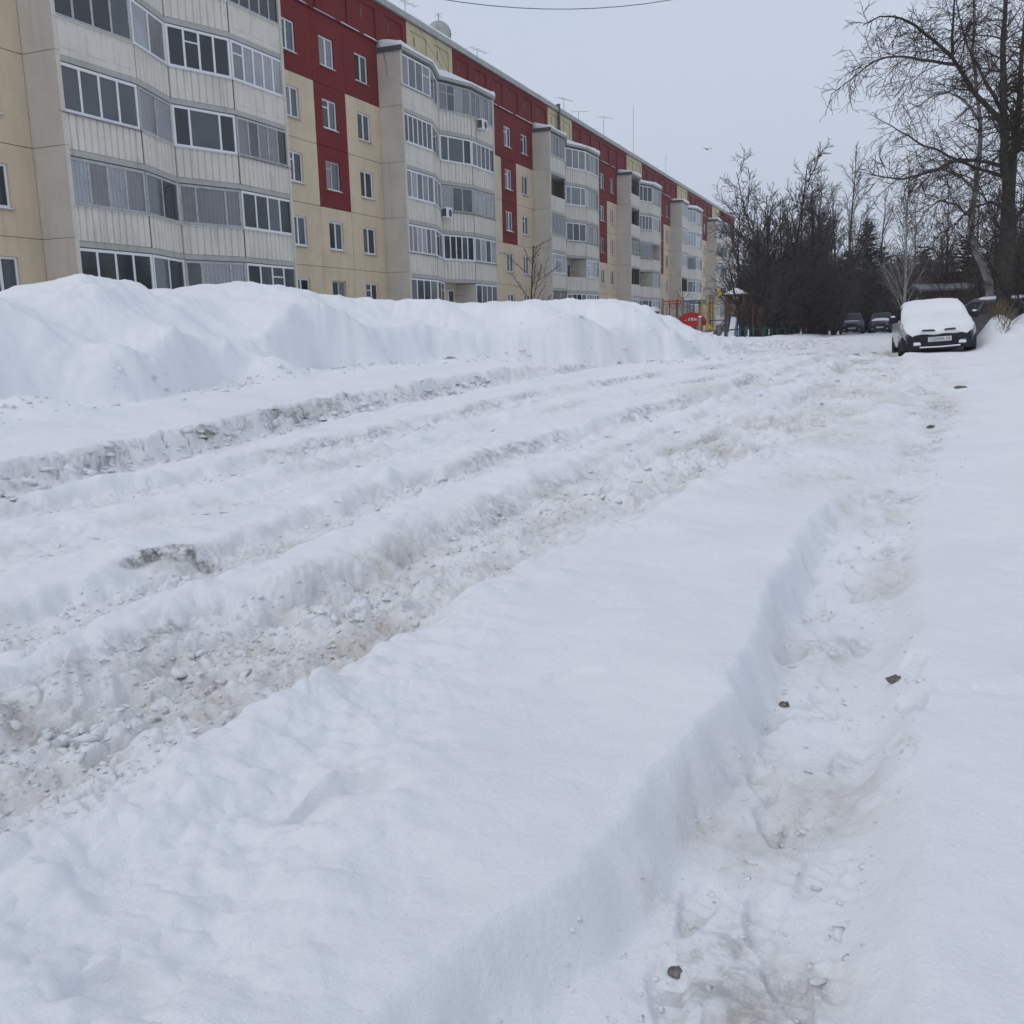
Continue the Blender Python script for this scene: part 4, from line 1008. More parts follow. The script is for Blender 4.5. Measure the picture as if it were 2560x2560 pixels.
# the nearest car, its front and windscreen plastered with snow
hb = dict(hw=0.87, L=3.95, belt=0.95, roof=1.39, hood=0.84, wb=-0.95, rb=1.75, rf=-0.22, rr=1.28, bz=0.50, pz=0.46, paint=paint('silver_paint', (0.36, 0.37, 0.38)), plate='C620HA 54', grille=False)
f_ = -hb['L'] / 2
hb['snow'] = dict(profile=[(f_ - .045, 0.60, 0.60, 0.02), (f_ + .02, 0.71, 0.74, 0.05), (f_ + .12, 0.81, 0.78, 0.06), (f_ + .45, 0.90, 0.79, 0.06), (-1.05, 1.00, 0.79, 0.07), (-0.85, 1.06, 0.79, 0.06), (-0.30, 1.35, 0.71, 0.06), (-0.14, 1.395, 0.69, 0.06), (0.5, 1.41, 0.68, 0.07), (1.3, 1.39, 0.66, 0.06)])
NC = car((0.62, 26.30, 0.60), R(4), hb, 'nearest silver car with snow plastered over its bonnet and windscreen', tilt=(R(-1), R(-3.2)))
NC.scale = (0.95, 0.95, 0.95)
f = f_
for sx, w in ((-1, .30), (1, .26)):
    MB().hexa([(sx * .10, f - .128, 0.655), (sx * (.10 + w), f - .108, 0.672), (sx * (.10 + w), f + .1, 0.670), (sx * .10, f + .1, 0.655), (sx * .12, f - .118, 0.695), (sx * (.08 + w), f - .098, 0.705), (sx * (.08 + w), f + .1, 0.700), (sx * .12, f + .1, 0.695)]).build('grille_slot', M_BLKP, NC)
# snow packed on the nose above the bumper
v = []; ff = []; n = 20
for i in range(n + 1):
    u = -1 + 2 * i / n; x = u * 0.80; yb = f - 0.085 + 0.26 * abs(u) ** 2.6
    zl = 0.575 + 0.012 * math.sin(u * 11) + .02 * abs(u)
    v += [(x, yb + .10, zl - .01), (x, yb - .012, zl), (x * .99, yb - .018, zl + .05), (x * .975, yb + .02, zl + .12), (x * .95, yb + .09, 0.80), (x * .94, yb + .16, 0.80)]
for i in range(n):
    for j in range(5): a = i * 6 + j; ff.append((a, a + 1, a + 7, a + 6))
MB().poly(v, ff).build('nose_snow', M_SNOWC, NC, smooth=True)
for sx in (-1, 1):
    MB().hexa([(sx * .50 - .09, f - .112, .335), (sx * .50 + .09, f - .112, .335), (sx * .50 + .09, f - .06, .335), (sx * .50 - .09, f - .06, .335), (sx * .50 - .07, f - .115, .405), (sx * .50 + .07, f - .115, .405), (sx * .50 + .07, f - .06, .41), (sx * .50 - .07, f - .06, .41)]).build('lamp_snow', M_SNOWC, NC, bevel=0.02)
    MB().hexa([(sx * .90, -.66, 1.075), (sx * 1.00, -.66, 1.075), (sx * 1.00, -.56, 1.075), (sx * .90, -.56, 1.075), (sx * .91, -.65, 1.12), (sx * .99, -.65, 1.115), (sx * .99, -.57, 1.12), (sx * .91, -.57, 1.12)]).build('mirror_snow', M_SNOWC, NC, bevel=0.015)
MB().tube([(-.45, f - .125, .285), (0, f - .13, .275), (.45, f - .125, .285)], 0.016).build('lip_snow', M_SNOWC, NC)
MB().bar((0.05, -0.06, 1.48), (0.05, -0.02, 1.60), 0.008).bar((0.05, -0.07, 1.44), (0.05, -0.0, 1.50), 0.025).build('aerial', M_BLKP, NC)

# the car standing behind it, mostly hidden by the snowbank
sd_ = dict(hw=0.86, L=4.3, belt=0.98, roof=1.48, hood=0.90, wb=-0.8, rb=1.9, rf=-0.1, rr=1.3, paint=paint('grey_paint', (0.06, 0.058, 0.065)))
sd_['snow'] = dict(profile=[(-0.15, 1.49, 0.60, 0.02), (0.2, 1.50, 0.62, 0.035), (1.2, 1.48, 0.60, 0.03)])
car((3.2, 32.2, 0.62), R(60), sd_, 'dark grey car half hidden behind the snowy car and the weedy snowdrift')
# two cars facing the street further away
su = dict(hw=0.90, L=4.4, belt=1.02, roof=1.58, hood=0.98, wb=-0.85, rb=1.95, rf=-0.25, rr=1.5, rad=0.34, bz=0.56, paint=paint('blue_grey_paint', (0.075, 0.085, 0.105)))
su['snow'] = dict(profile=[(-1.6, 0.99, 0.5, 0.0), (-1.2, 1.01, 0.6, 0.02), (-1.0, 1.03, 0.6, 0.015)])
car((-3.85, 79.6, 0.68), R(3), su, 'blue grey car far down the lane beside the green fence posts', tilt=(0, R(-1)))
s2 = dict(hw=0.86, L=4.3, belt=1.0, roof=1.56, hood=0.93, wb=-0.85, rb=1.85, rf=-0.2, rr=1.35, bz=0.54, paint=paint('black_paint', (0.02, 0.022, 0.028)))
s2['snow'] = dict(profile=[(-1.55, 0.95, 0.6, 0.03), (-1.2, 0.99, 0.7, 0.04), (-0.95, 1.05, 0.65, 0.04), (-0.8, 1.14, 0.5, 0.02)])
car((-1.72, 80.2, 0.70), R(-2), s2, 'black car with snow on its bonnet, far away right of the blue grey one', tilt=(0, R(-1)))
# ------------------------------------------------------------------ bare trees
def tube_mesh(lines, sides):
    """lines: list of (points (n,3), radii (n,)) -> one vertex and one quad array"""
    V = []; F = []; base = 0
    groups = {}
    for p, r in lines: groups.setdefault(len(p), []).append((p, r))
    for n, L in groups.items():
        P = np.array([l[0] for l in L], float); Rr = np.array([l[1] for l in L], float)
        T = np.empty_like(P); T[:, 1:-1] = P[:, 2:] - P[:, :-2]; T[:, 0] = P[:, 1] - P[:, 0]; T[:, -1] = P[:, -1] - P[:, -2]
        T /= np.linalg.norm(T, axis=2, keepdims=True) + 1e-9
        ref = np.where(np.abs(T[:, :1, 2:3]) > 0.8, np.array([[[1.0, .2, 0]]]), np.array([[[0.1, 0.2, 1.0]]]))
        U = np.cross(T, np.broadcast_to(ref, T.shape)); U /= np.linalg.norm(U, axis=2, keepdims=True) + 1e-9
        W = np.cross(T, U)
        a = np.arange(sides) * 2 * np.pi / sides
        v = P[:, :, None, :] + Rr[:, :, None, None] * (np.cos(a)[None, None, :, None] * U[:, :, None, :] + np.sin(a)[None, None, :, None] * W[:, :, None, :])
        N = len(L); idx = np.arange(N * n * sides).reshape(N, n, sides) + base
        nx = np.roll(idx, -1, 2)
        q = np.stack([idx[:, :-1], nx[:, :-1], nx[:, 1:], idx[:, 1:]], -1).reshape(-1, 4)
        V.append(v.reshape(-1, 3)); F.append(q); base += N * n * sides
    return np.concatenate(V), np.concatenate(F)

class Grower:
    def __init__(s, seed): s.r = random.Random(seed); s.lines = {}
    def add(s, lvl, pts, rad): s.lines.setdefault(lvl, []).append((pts, rad))
    def path(s, p, d, L, n, wob, trop):
        pts = [tuple(p)]; x, y, z = p; dx, dy, dz = d; st = L / (n - 1); g = s.r.gauss
        for i in range(n - 1):
            dx += g(0, wob); dy += g(0, wob); dz += g(0, wob) + trop
            l = math.sqrt(dx * dx + dy * dy + dz * dz) or 1; dx /= l; dy /= l; dz /= l
            x += dx * st; y += dy * st; z += dz * st; pts.append((x, y, z))
        return pts
    def side(s, d, ang):
        g = s.r.gauss; u = Vector((g(0, 1), g(0, 1), g(0, 1))); d = Vector(d); u = u - d * u.dot(d)
        if u.length < 1e-4: u = Vector((1, 0, 0))
        u.normalize(); return tuple(d * math.cos(ang) + u * math.sin(ang))
    def branch(s, p, d, L, r0, lvl, spec):
        c = spec[lvl]; pts = s.path(p, d, L, c['n'], c['wob'], c['trop'])
        n = len(pts); rt_ = c.get('tip', 0.3)
        s.add(lvl, pts, [max(c['rmin'], r0 * (1 - (1 - rt_) * i / (n - 1))) for i in range(n)])
        s.sprout(pts, L, r0, lvl, spec)
    def sprout(s, pts, L, r0, lvl, spec):
        if lvl + 1 >= len(spec): return
        c = spec[lvl]; k = max(1, int(round(c['kids'] * L * s.r.uniform(.8, 1.2)))); n = len(pts)
        for q in range(k):
            t = c['start'] + (1 - c['start']) * (q + s.r.random()) / k
            f = min(t * (n - 1), n - 1.001); i = int(f); w = f - i
            a, b = pts[i], pts[i + 1]; pp = tuple(a[m] + (b[m] - a[m]) * w for m in range(3))
            d = Vector(b) - Vector(a); d.normalize()
            nl = c['len'] * s.r.uniform(.6, 1.25) * (L if c.get('rel', True) else 1) * (1 - c['taper'] * t)
            s.branch(pp, s.side(d, R(s.r.gauss(c['ang'], 10))), nl, max(spec[lvl + 1]['rmin'], r0 * (1 - .7 * t) * c['rk']), lvl + 1, spec)

def tree_meshes(g, name, trunk_levels, m_trunk, m_twig, sides=(8, 5, 3, 3, 3)):
    tv = []; tf = []; b = 0
    for l in sorted(g.lines):
        if l < trunk_levels:
            v, f = tube_mesh(g.lines[l], sides[l]); tv.append(v); tf.append(f + b); b += len(v)
    tm = np_mesh('trunk', np.concatenate(tv), np.concatenate(tf), m_trunk, True)
    cv = []; cf = []; b = 0
    for l in sorted(g.lines):
        if l >= trunk_levels:
            v, f = tube_mesh(g.lines[l], 3); cv.append(v); cf.append(f + b); b += len(v)
    cm = np_mesh('crown', np.concatenate(cv), np.concatenate(cf), m_twig, False)
    return tm, cm

def place(name, tm, cm, loc, rz, sc, label, cat='tree', group=None):
    t = empty(name, loc, rz); t.scale = (sc[0], sc[0], sc[1]) if isinstance(sc, tuple) else (sc, sc, sc)
    link_mesh('trunk', tm, t); link_mesh('crown', cm, t); tag(t, label, cat, group); return t

# -- the two big trees on the right
LIMBS = {
 'A': [[(2.63, 31.81, 0.9), (2.64, 31.97, 2.09), (2.63, 32.21, 3.29), (2.61, 32.38, 4.21), (2.61, 32.58, 5.17), (2.65, 33.0, 6.07)], 0.27, 0.17,
  [[(2.61, 32.58, 5.17), (2.41, 32.46, 6.09), (2.35, 32.39, 6.94), (2.31, 32.36, 7.96), (2.2, 32.31, 9.03), (2.2, 32.28, 9.97), (2.12, 32.45, 11.5), (2.0, 32.6, 13.5)], 0.15, 0.03],
  [[(2.65, 33.0, 6.07), (2.76, 33.33, 6.43), (2.84, 34.01, 7.46), (2.89, 34.76, 8.86), (2.96, 35.37, 10.14), (3.12, 36.31, 12.5)], 0.15, 0.03],
  [[(2.35, 32.39, 6.94), (1.88, 31.85, 7.39), (1.47, 31.31, 7.71), (1.12, 30.94, 8.21), (0.85, 30.56, 8.52), (0.32, 29.98, 8.91), (-0.11, 29.65, 9.22), (-0.51, 29.3, 9.38), (-1.0, 28.87, 9.37), (-1.39, 28.44, 9.09)], 0.085, 0.012],
  [[(0.94, 30.68, 8.38), (0.56, 30.18, 8.35), (0.03, 29.52, 8.33), (-0.48, 28.88, 8.33), (-1.07, 28.27, 8.14), (-1.55, 27.65, 7.65), (-2.03, 27.14, 7.2)], 0.05, 0.010],
  [[(0.85, 30.56, 8.52), (0.81, 30.43, 9.05), (0.82, 30.58, 9.8), (0.84, 30.74, 12.0)], 0.05, 0.015],
  [[(2.51, 32.67, 5.81), (1.96, 31.8, 5.9), (1.18, 31.05, 5.93), (0.58, 30.3, 5.59), (-0.26, 29.46, 5.31), (-0.68, 29.07, 5.34), (-1.13, 28.69, 5.43)], 0.065, 0.010],
  [[(2.4, 32.58, 5.59), (1.72, 32.92, 5.91), (0.95, 33.24, 6.37), (0.27, 33.25, 6.72), (-0.17, 33.37, 7.07), (-0.67, 33.45, 7.42), (-1.21, 33.52, 7.78)], 0.055, 0.010],
  [[(2.62, 32.3, 4.0), (3.2, 31.6, 4.9), (3.7, 31.0, 5.6), (4.3, 30.5, 6.6), (4.8, 30.2, 7.9)], 0.08, 0.015],
  [[(2.7, 33.2, 6.3), (3.3, 33.0, 7.2), (3.9, 32.8, 8.4), (4.4, 32.6, 9.8)], 0.07, 0.015],
  [[(2.35, 32.4, 7.2), (1.8, 33.0, 8.4), (1.3, 33.4, 9.5), (0.9, 33.6, 11.0)], 0.06, 0.015],
  [[(2.61, 32.45, 4.6), (2.1, 31.7, 4.8), (1.6, 31.0, 4.6), (1.2, 30.5, 4.2), (0.95, 30.2, 3.7)], 0.045, 0.010]],
 'B': [[(2.54, 33.99, 0.9), (2.34, 34.16, 2.65), (2.06, 34.18, 3.32), (1.76, 34.2, 4.04), (1.77, 34.32, 4.62), (1.84, 34.51, 5.41), (1.89, 34.73, 6.39), (1.87, 34.95, 7.54), (1.7, 35.1, 8.6), (1.54, 35.23, 9.59), (1.56, 35.44, 10.57), (1.44, 35.63, 12.5)], 0.15, 0.03,
  [[(1.84, 34.51, 5.41), (1.38, 34.99, 5.99), (0.79, 35.37, 6.33), (0.2, 35.56, 6.29), (-0.27, 35.63, 5.96)], 0.055, 0.010],
  [[(1.87, 34.95, 7.54), (1.39, 35.47, 8.36), (0.92, 35.91, 8.74), (0.46, 36.26, 8.74), (-0.01, 36.57, 8.48)], 0.05, 0.010],
  [[(1.77, 34.32, 4.62), (1.26, 33.76, 5.01), (0.79, 33.14, 5.09), (0.35, 32.67, 4.73), (0.15, 32.27, 4.24)], 0.05, 0.010],
  [[(1.85, 34.6, 5.8), (2.5, 35.3, 6.6), (3.1, 35.9, 7.3), (3.7, 36.3, 7.9)], 0.05, 0.012],
  [[(1.7, 35.1, 8.6), (2.3, 35.0, 9.4), (2.9, 34.9, 10.6)], 0.04, 0.012],
  [[(1.76, 34.25, 4.3), (2.4, 33.7, 4.7), (3.0, 33.2, 4.9), (3.5, 32.9, 4.6)], 0.045, 0.010]]}
def big_tree(key, seed, label, name, m_trunk, dens):
    g = Grower(seed); rec = LIMBS[key]; o = Vector(rec[0][0])
    def rel(pts): return [tuple(Vector(p) - o) for p in pts]
    def smooth(pts):
        q = [pts[0]]
        for a, b in zip(pts[:-1], pts[1:]):
            m_ = tuple((a[i] + b[i]) / 2 + g.r.gauss(0, .02) for i in range(3)); q += [m_, b]
        return q
    spec = [None,
        dict(kids=6.0 * dens, start=0.12, len=1.6, rel=False, taper=.68, ang=58, rk=.36),
        dict(n=6, wob=.13, trop=-.05, rmin=.009, kids=6.5, start=.08, len=.5, taper=.35, ang=48, rk=.5, tip=.35),
        dict(n=4, wob=.16, trop=-.09, rmin=.0060, kids=7.5, start=.1, len=.34, rel=False, taper=.3, ang=42, rk=.6, tip=.5),
        dict(n=3, wob=.15, trop=-.10, rmin=.0050, tip=.6)]
    tr = rel(rec[0]); n = len(tr)
    tr = smooth(tr); n = len(tr)
    g.add(0, tr, [rec[1] + (rec[2] - rec[1]) * (i / (n - 1)) ** .7 + (0.10 if i == 0 else 0) for i in range(n)])
    for (pts, r0, r1) in rec[3:]:
        p = smooth(rel(pts)); k = len(p); L = sum((Vector(p[i + 1]) - Vector(p[i])).length for i in range(k - 1))
        g.add(1, p, [r0 + (r1 - r0) * i / (k - 1) for i in range(k)])
        g.sprout(p, L, r0, 1, spec)
    if key == 'B': g.sprout(tr[8:], 7.5, 0.08, 1, spec)
    tm, cm = tree_meshes(g, name, 2, m_trunk, M_TWIGR)
    return place(name, tm, cm, tuple(o), 0, 1.0, label)
big_tree('A', 21, 'largest bare tree, dark forked trunk and drooping twigs, at the right edge', 'bare_tree', M_BARKR, 1.0)
big_tree('B', 22, 'leaning bare tree with pale patches on its trunk behind the snowy car', 'bare_tree', material('patchy_bark', (0.30, 0.29, 0.28), 0.9, 0.1, scale=3.0, color2=(0.055, 0.048, 0.042)), 0.95)

# -- dense multi-stemmed trees of the thicket, three kinds that are turned and scaled
def thicket_kind(seed, h, stems, spread):
    g = Grower(seed)
    spec = [dict(n=9, wob=.05, trop=.03, rmin=.02, kids=2.8, start=.10, len=.36, taper=.55, ang=38, rk=.5, tip=.22),
            dict(n=6, wob=.09, trop=.04, rmin=.014, kids=3.6, start=.12, len=.5, taper=.4, ang=36, rk=.55, tip=.4),
            dict(n=4, wob=.13, trop=.02, rmin=.012, kids=6.4, start=.05, len=.6, taper=.3, ang=36, rk=.6, tip=.5),
            dict(n=3, wob=.16, trop=.02, rmin=.0115, tip=.7)]
    for k in range(stems):
        a = 6.283 * k / stems + g.r.uniform(-.5, .5); ti = spread * g.r.uniform(.3, 1)
        d = Vector((math.cos(a) * ti, math.sin(a) * ti, 1)).normalized()
        g.branch((math.cos(a) * .15 * stems ** .5, math.sin(a) * .15 * stems ** .5, -.2), tuple(d), h * g.r.uniform(.8, 1.05), 0.095, 0, spec)
    return tree_meshes(g, 'bare_tree', 2, M_BARK, M_TWIG)
KINDS = [thicket_kind(31, 10.5, 2, .16), thicket_kind(32, 8.0, 4, .36), thicket_kind(33, 5.0, 6, .7)]
GT = 'dark bare trees crowded behind the green fence'
TH = [ # kind, x, y, turn, scale, label
 (0, -7.3, 64.0, 0.3, 1.12, 'tallest tree of the dark thicket, with an upright bare crown'),
 (0, -6.0, 67.0, 2.1, 1.02, 'second tallest tree of the dark thicket, just right of the tallest'),
 (1, -8.5, 58.6, 1.0, 0.98, 'leftmost bushy tree of the thicket, overlapping the far balconies'),
 (1, -8.3, 66.5, 4.0, 1.12, 'broad tree in the left half of the thicket, behind its leftmost tree'),
 (1, -5.0, 70.0, 5.2, 1.05, 'broad tree in the right half of the thicket, nearest the blue grey car'),
 (0, -9.2, 72.0, 3.3, 0.86, 'narrow tree at the back left of the thicket'),
 (1, -6.6, 74.0, 2.6, 1.0, 'wide tree at the back of the thicket, behind the two tallest'),
 (0, -4.6, 76.0, 0.9, 0.92, 'slim tree at the back right of the thicket'),
 (1, -7.7, 67.5, 5.6, 1.22, 'full-crowned tree filling the middle of the thicket behind the tallest'),
 (1, -5.7, 71.8, 0.4, 1.18, 'full-crowned tree right of the middle of the thicket'),
 (1, -9.6, 68.5, 2.9, 1.02, 'rounded tree at the left shoulder of the thicket, behind the playground')]
for (k, x, y, a, s_, lb) in TH: place('bare_tree', *KINDS[k], (x, y, 0.75), a, s_, lb, group=GT)
rb = random.Random(5)
for i, (x, y) in enumerate([(-8.0, 55.4), (-8.0, 61.0), (-7.2, 62.2), (-6.9, 65.2), (-6.2, 67.6), (-5.6, 70.4), (-5.9, 72.6), (-5.2, 75.0), (-8.4, 63.4), (-7.4, 69.0)]):
    place('bare_shrub', *KINDS[2], (x, y, 0.72), rb.uniform(0, 6.2), rb.uniform(.72, 1.0), 'tangled leafless shrub at the foot of the dark thicket', 'shrub', 'shrubs filling the thicket')

# -- birch, poplar, far trees
def simple_tree(seed, h, r, kids, ln, ang, m_trunk, m_twig, levels=3, trop=.03, start=.2, rm=1.0):
    g = Grower(seed)
    spec = [dict(n=11, wob=.025, trop=.02, rmin=.02, kids=kids, start=start, len=ln, taper=.75, ang=ang, rk=.22, tip=.12),
            dict(n=6, wob=.07, trop=trop, rmin=.014 * rm, kids=2.6, start=.15, len=.42, taper=.4, ang=34, rk=.55, tip=.4),
            dict(n=4, wob=.12, trop=trop * .5, rmin=.010 * rm, kids=3.0, start=.1, len=.5, taper=.3, ang=36, rk=.6, tip=.5),
            dict(n=3, wob=.12, trop=0, rmin=.008 * rm, tip=.6)][:levels + 1]
    g.branch((0, 0, -.2), (g.r.uniform(-.04, .04), g.r.uniform(-.04, .04), 1), h, r, 0, spec)
    return tree_meshes(g, 'tree', 2 if m_trunk != M_BIRCH else 2, m_trunk, m_twig)
birch = simple_tree(41, 10.8, 0.11, 5.5, .30, 30, M_BIRCH, M_TWIGP, 3, .03, .10, 1.3)
place('birch_tree', *birch, (-0.15, 66.0, 0.75), 0.4, 0.98, 'slender pale birch with upswept branches above the snowy car')
poplar = simple_tree(42, 15.5, 0.20, 2.0, .42, 32, M_BARKR, M_TWIGP, 3, .05, .25, 1.7)
place('poplar_tree', *poplar, (-5.4, 103.0, 0.75), 0.5, 1.06, 'tall loose poplar rising behind the right end of the thicket')
place('poplar_tree', *poplar, (-7.6, 108.0, 0.75), 2.5, 0.90, 'second poplar with a tawny crown, left of the tall loose one')
for (x, y, a, s_, lb) in [(-2.7, 108, 1.0, .86, 'pale bare tree rising right of the pointed spruce'), (0.6, 112, 4.0, .80, 'pale bare tree behind the birch crown'), (3.2, 104, 2.7, .84, 'pale bare tree behind the snowy car, right of the birch')]:
    place('poplar_tree', *poplar, (x, y, 0.75), a, s_, lb)
for i, (x, y, s_) in enumerate([(-40.5, 176, 1.45), (-37.0, 181, 1.35), (-35.2, 186, 1.2)]):
    place('poplar_tree', *poplar, (x, y, 0.5), i * 2.0, s_, ['bushy treetop showing above the far roof end, left one', 'treetop above the far roof end, middle one', 'lowest treetop above the far roof end, right one'][i], group='treetops beyond the roof')

# -- conifers
def conifer(seed, h, rad):
    rg = random.Random(seed); g = Grower(seed)
    g.add(0, [(0, 0, -.2), (0, 0, h * .5), (0, 0, h)], [0.16, 0.10, 0.015])
    V = []; F = []; nb = 0
    z = 0.5
    while z < h - .15:
        t = z / h; n = int(9 - 4 * t); L = rad * (1 - t) ** .75 * rg.uniform(.8, 1.12) + .12
        for k in range(n):
            a = rg.uniform(0, 6.283); l = L * rg.uniform(.7, 1.1); ca, sa = math.cos(a), math.sin(a)
            p0 = (0, 0, z); dz = -.18 * l + .35 * t * l
            p1 = (ca * l * .55, sa * l * .55, z + dz * .4); p2 = (ca * l, sa * l, z + dz + .06 * l)
            g.add(1, [p0, p1, p2], [0.022, .014, .006])
            m_ = max(5, int(l * 17))
            for q in range(m_):
                u = (q + rg.random()) / m_
                c = [p0[i] + (p2[i] - p0[i]) * u for i in range(3)]; c[2] += dz * .1
                for s_ in (-1, 1, 0):
                    yaw = a + s_ * rg.uniform(.5, 1.2); le = rg.uniform(.2, .42) * (1 - .35 * u); wd = rg.uniform(.05, .10); pz = rg.uniform(-.6, .12)
                    d = Vector((math.cos(yaw), math.sin(yaw), pz)).normalized(); w = d.cross(Vector((rg.gauss(0, .5), rg.gauss(0, .5), 1))).normalized() * wd
                    b = len(V); c_ = Vector(c)
                    V += [tuple(c_ - w * .4), tuple(c_ + d * le * .5 - w), tuple(c_ + d * le), tuple(c_ + d * le * .5 + w)]; F.append((b, b + 1, b + 2, b + 3))
        z += rg.uniform(.16, .26)
    v0, f0 = tube_mesh(g.lines[0], 7); v1, f1 = tube_mesh(g.lines[1], 3)
    tm = np_mesh('trunk', np.concatenate([v0, v1]), np.concatenate([f0, f1 + len(v0)]), M_BARK, True)
    return tm, np_mesh('crown', np.array(V), np.array(F), M_NEEDLE)
CON = [conifer(51, 9.0, 2.3), conifer(52, 8.0, 2.9)]
GC = 'dark conifers closing the lane'
for (k, x, y, a, s_, lb) in [(0, -3.2, 86, .2, (1.0, 1.0), 'pointed dark green spruce standing behind the two far cars'), (1, -0.9, 90, 1.2, (1.0, .82), 'squat dark spruce right of the pointed one'),
        (1, 3.1, 62, 2.2, (.85, .70), 'dark rounded conifer behind the leaning tree on the right'), (0, -4.9, 92, 3.0, (1.1, .8), 'dark spruce between the thicket and the pointed spruce'), (1, 1.2, 96, .7, (1.2, .95), 'broad far conifer behind the birch'), (1, -2.6, 100, 2.7, (1.3, 1.0), 'broad dark conifer filling the gap behind the pointed spruce')]:
    place('conifer_tree', *CON[k], (x, y, 0.75), a, s_, lb, group=GC)

# -- the wood that closes the view
GW = 'bare trees of the wood behind the cars'
rw = random.Random(8)
for i in range(44):
    x = -9 + 24 * (i + rw.random()) / 44; y = rw.uniform(84, 116)
    k = rw.choice([1, 1, 2, 1])
    place('wood_tree', *KINDS[k], (x, y, 0.75), rw.uniform(0, 6.2), (rw.uniform(.95, 1.2), rw.uniform(.72, .95) if k == 1 else rw.uniform(1.0, 1.25)), 'dark leafless tree in the wood closing the lane behind the parked cars', group=GW)
for i, (x, y, s_, k) in enumerate([(3.4, 44, .75, 1), (4.4, 40, .8, 1), (5.6, 46, .9, 1), (2.2, 56, .72, 1), (4.8, 54, .95, 1), (6.6, 52, 1.0, 0), (1.2, 72, .72, 1), (2.8, 76, .8, 1), (4.6, 70, .9, 1), (6.5, 66, 1.0, 1), (7.8, 60, .9, 0)]):
    place('wood_tree', *KINDS[k], (x, y, 0.8), i * 1.7, s_, 'bare tree in the tangle behind the two big trees on the right', group='tangle of trees at the right edge')
for i, (x, y, s_) in enumerate([(3.1, 31.5, .36), (3.7, 32.6, .42), (2.9, 34.6, .40), (4.4, 31.2, .4), (3.5, 36, .5), (2.2, 38.5, .5)]):
    place('bare_shrub', *KINDS[2], (x, y, tz(x, y) - .05), i * 1.3, s_, 'brown scrub growing round the foot of the big right tree', 'shrub', 'scrub under the right trees')

# -- sapling in front of the second balcony tower, weeds poking through the bank
sap = simple_tree(61, 3.4, 0.045, 5.5, .62, 42, M_BARKR, M_TWIG, 3, .03, .12, .75)
place('sapling_tree', *sap, (-15.3, 40.2, 1.25), 0.2, (1.35, 1.22), 'small bare tree in front of the second balcony tower behind the snowbank')
place('sapling_tree', *sap, (-17.0, 46.0, 1.0), 2.2, .62, 'thin sapling just left of the small bare tree')
place('sapling_tree', *sap, (-13.2, 61.5, 0.9), 1.2, .95, 'thin bare sapling behind the playground frame')
place('sapling_tree', *sap, (-12.3, 36.5, 1.1), 3.2, (.42, .5), 'few dry stems sticking out above the bank near the second tower')

# dry weeds on the drift at the right
M_WEED = material('dry_weed', (0.20, 0.15, 0.09), 0.9, 0.1, 0.5, 6)
gw_ = Grower(71)
for i in range(170):
    a = gw_.r.uniform(0, 6.28); q = gw_.r.random() ** .6
    x, y = 2.12 + 0.22 * q * math.cos(a), 26.6 + 1.7 * q * math.sin(a)
    z = tz(x, y) - .05
    gw_.add(0, gw_.path((x - 1.95, y - 26.6, z - 1.0), (gw_.r.gauss(0, .4), gw_.r.gauss(0, .4), 1), gw_.r.uniform(.2, .62), 4, .25, -.05), [.006, .005, .004, .003])
v, f = tube_mesh(gw_.lines[0], 3)
V = [tuple(p) for p in v]; F2 = [tuple(q) for q in f]
for (pts, rad) in gw_.lines[0]:
    for k in range(3):
        c = Vector(pts[gw_.r.choice([1, 2, 3])]); d = Vector((gw_.r.gauss(0, 1), gw_.r.gauss(0, 1), gw_.r.gauss(0, .6))).normalized() * gw_.r.uniform(.02, .05); w = d.cross(Vector((0, 0, 1))).normalized() * .012
        b = len(V); V += [tuple(c), tuple(c + d * .5 + w), tuple(c + d), tuple(c + d * .5 - w)]; F2.append((b, b + 1, b + 2, b + 3))
me = np_mesh('dry_weeds', np.array(V), np.array(F2), M_WEED)
o = link_mesh('dry_weeds', me, None, (1.95, 26.6, 1.0)); tag(o, 'dry brown weeds sticking out of the drift right of the snowy car', 'weeds', kind='stuff')

# ------------------------------------------------------------------ shed at the back right
M_SHED = material('dark_shed_boards', (0.060, 0.045, 0.034), 0.85, 0.2, 0.4, 4, stretch=(1, 1, .2))
t = empty('shed', (3.4, 52.5, 0.8), R(6))
for i in range(26):
    x = -2.6 + i * 0.28
    MB().box(x + .006, x + .274, -0.05 + (i % 3) * .008, 0.0 + (i % 3) * .008, 0, 2.15 + (i % 4) * .015).build('board', M_SHED, t)
MB().box(-2.58, 4.66, 0.03, 3.0, 0, 2.1).build('back_walls', M_SHED, t)
MB().hexa([(-2.9, -.35, 2.14), (4.95, -.35, 2.14), (4.95, 3.3, 2.5), (-2.9, 3.3, 2.5), (-2.9, -.35, 2.24), (4.95, -.35, 2.24), (4.95, 3.3, 2.6), (-2.9, 3.3, 2.6)]).build('roof', M_DTIN, t)
tag(t, 'low dark brown board shed behind the hidden grey car', 'shed')

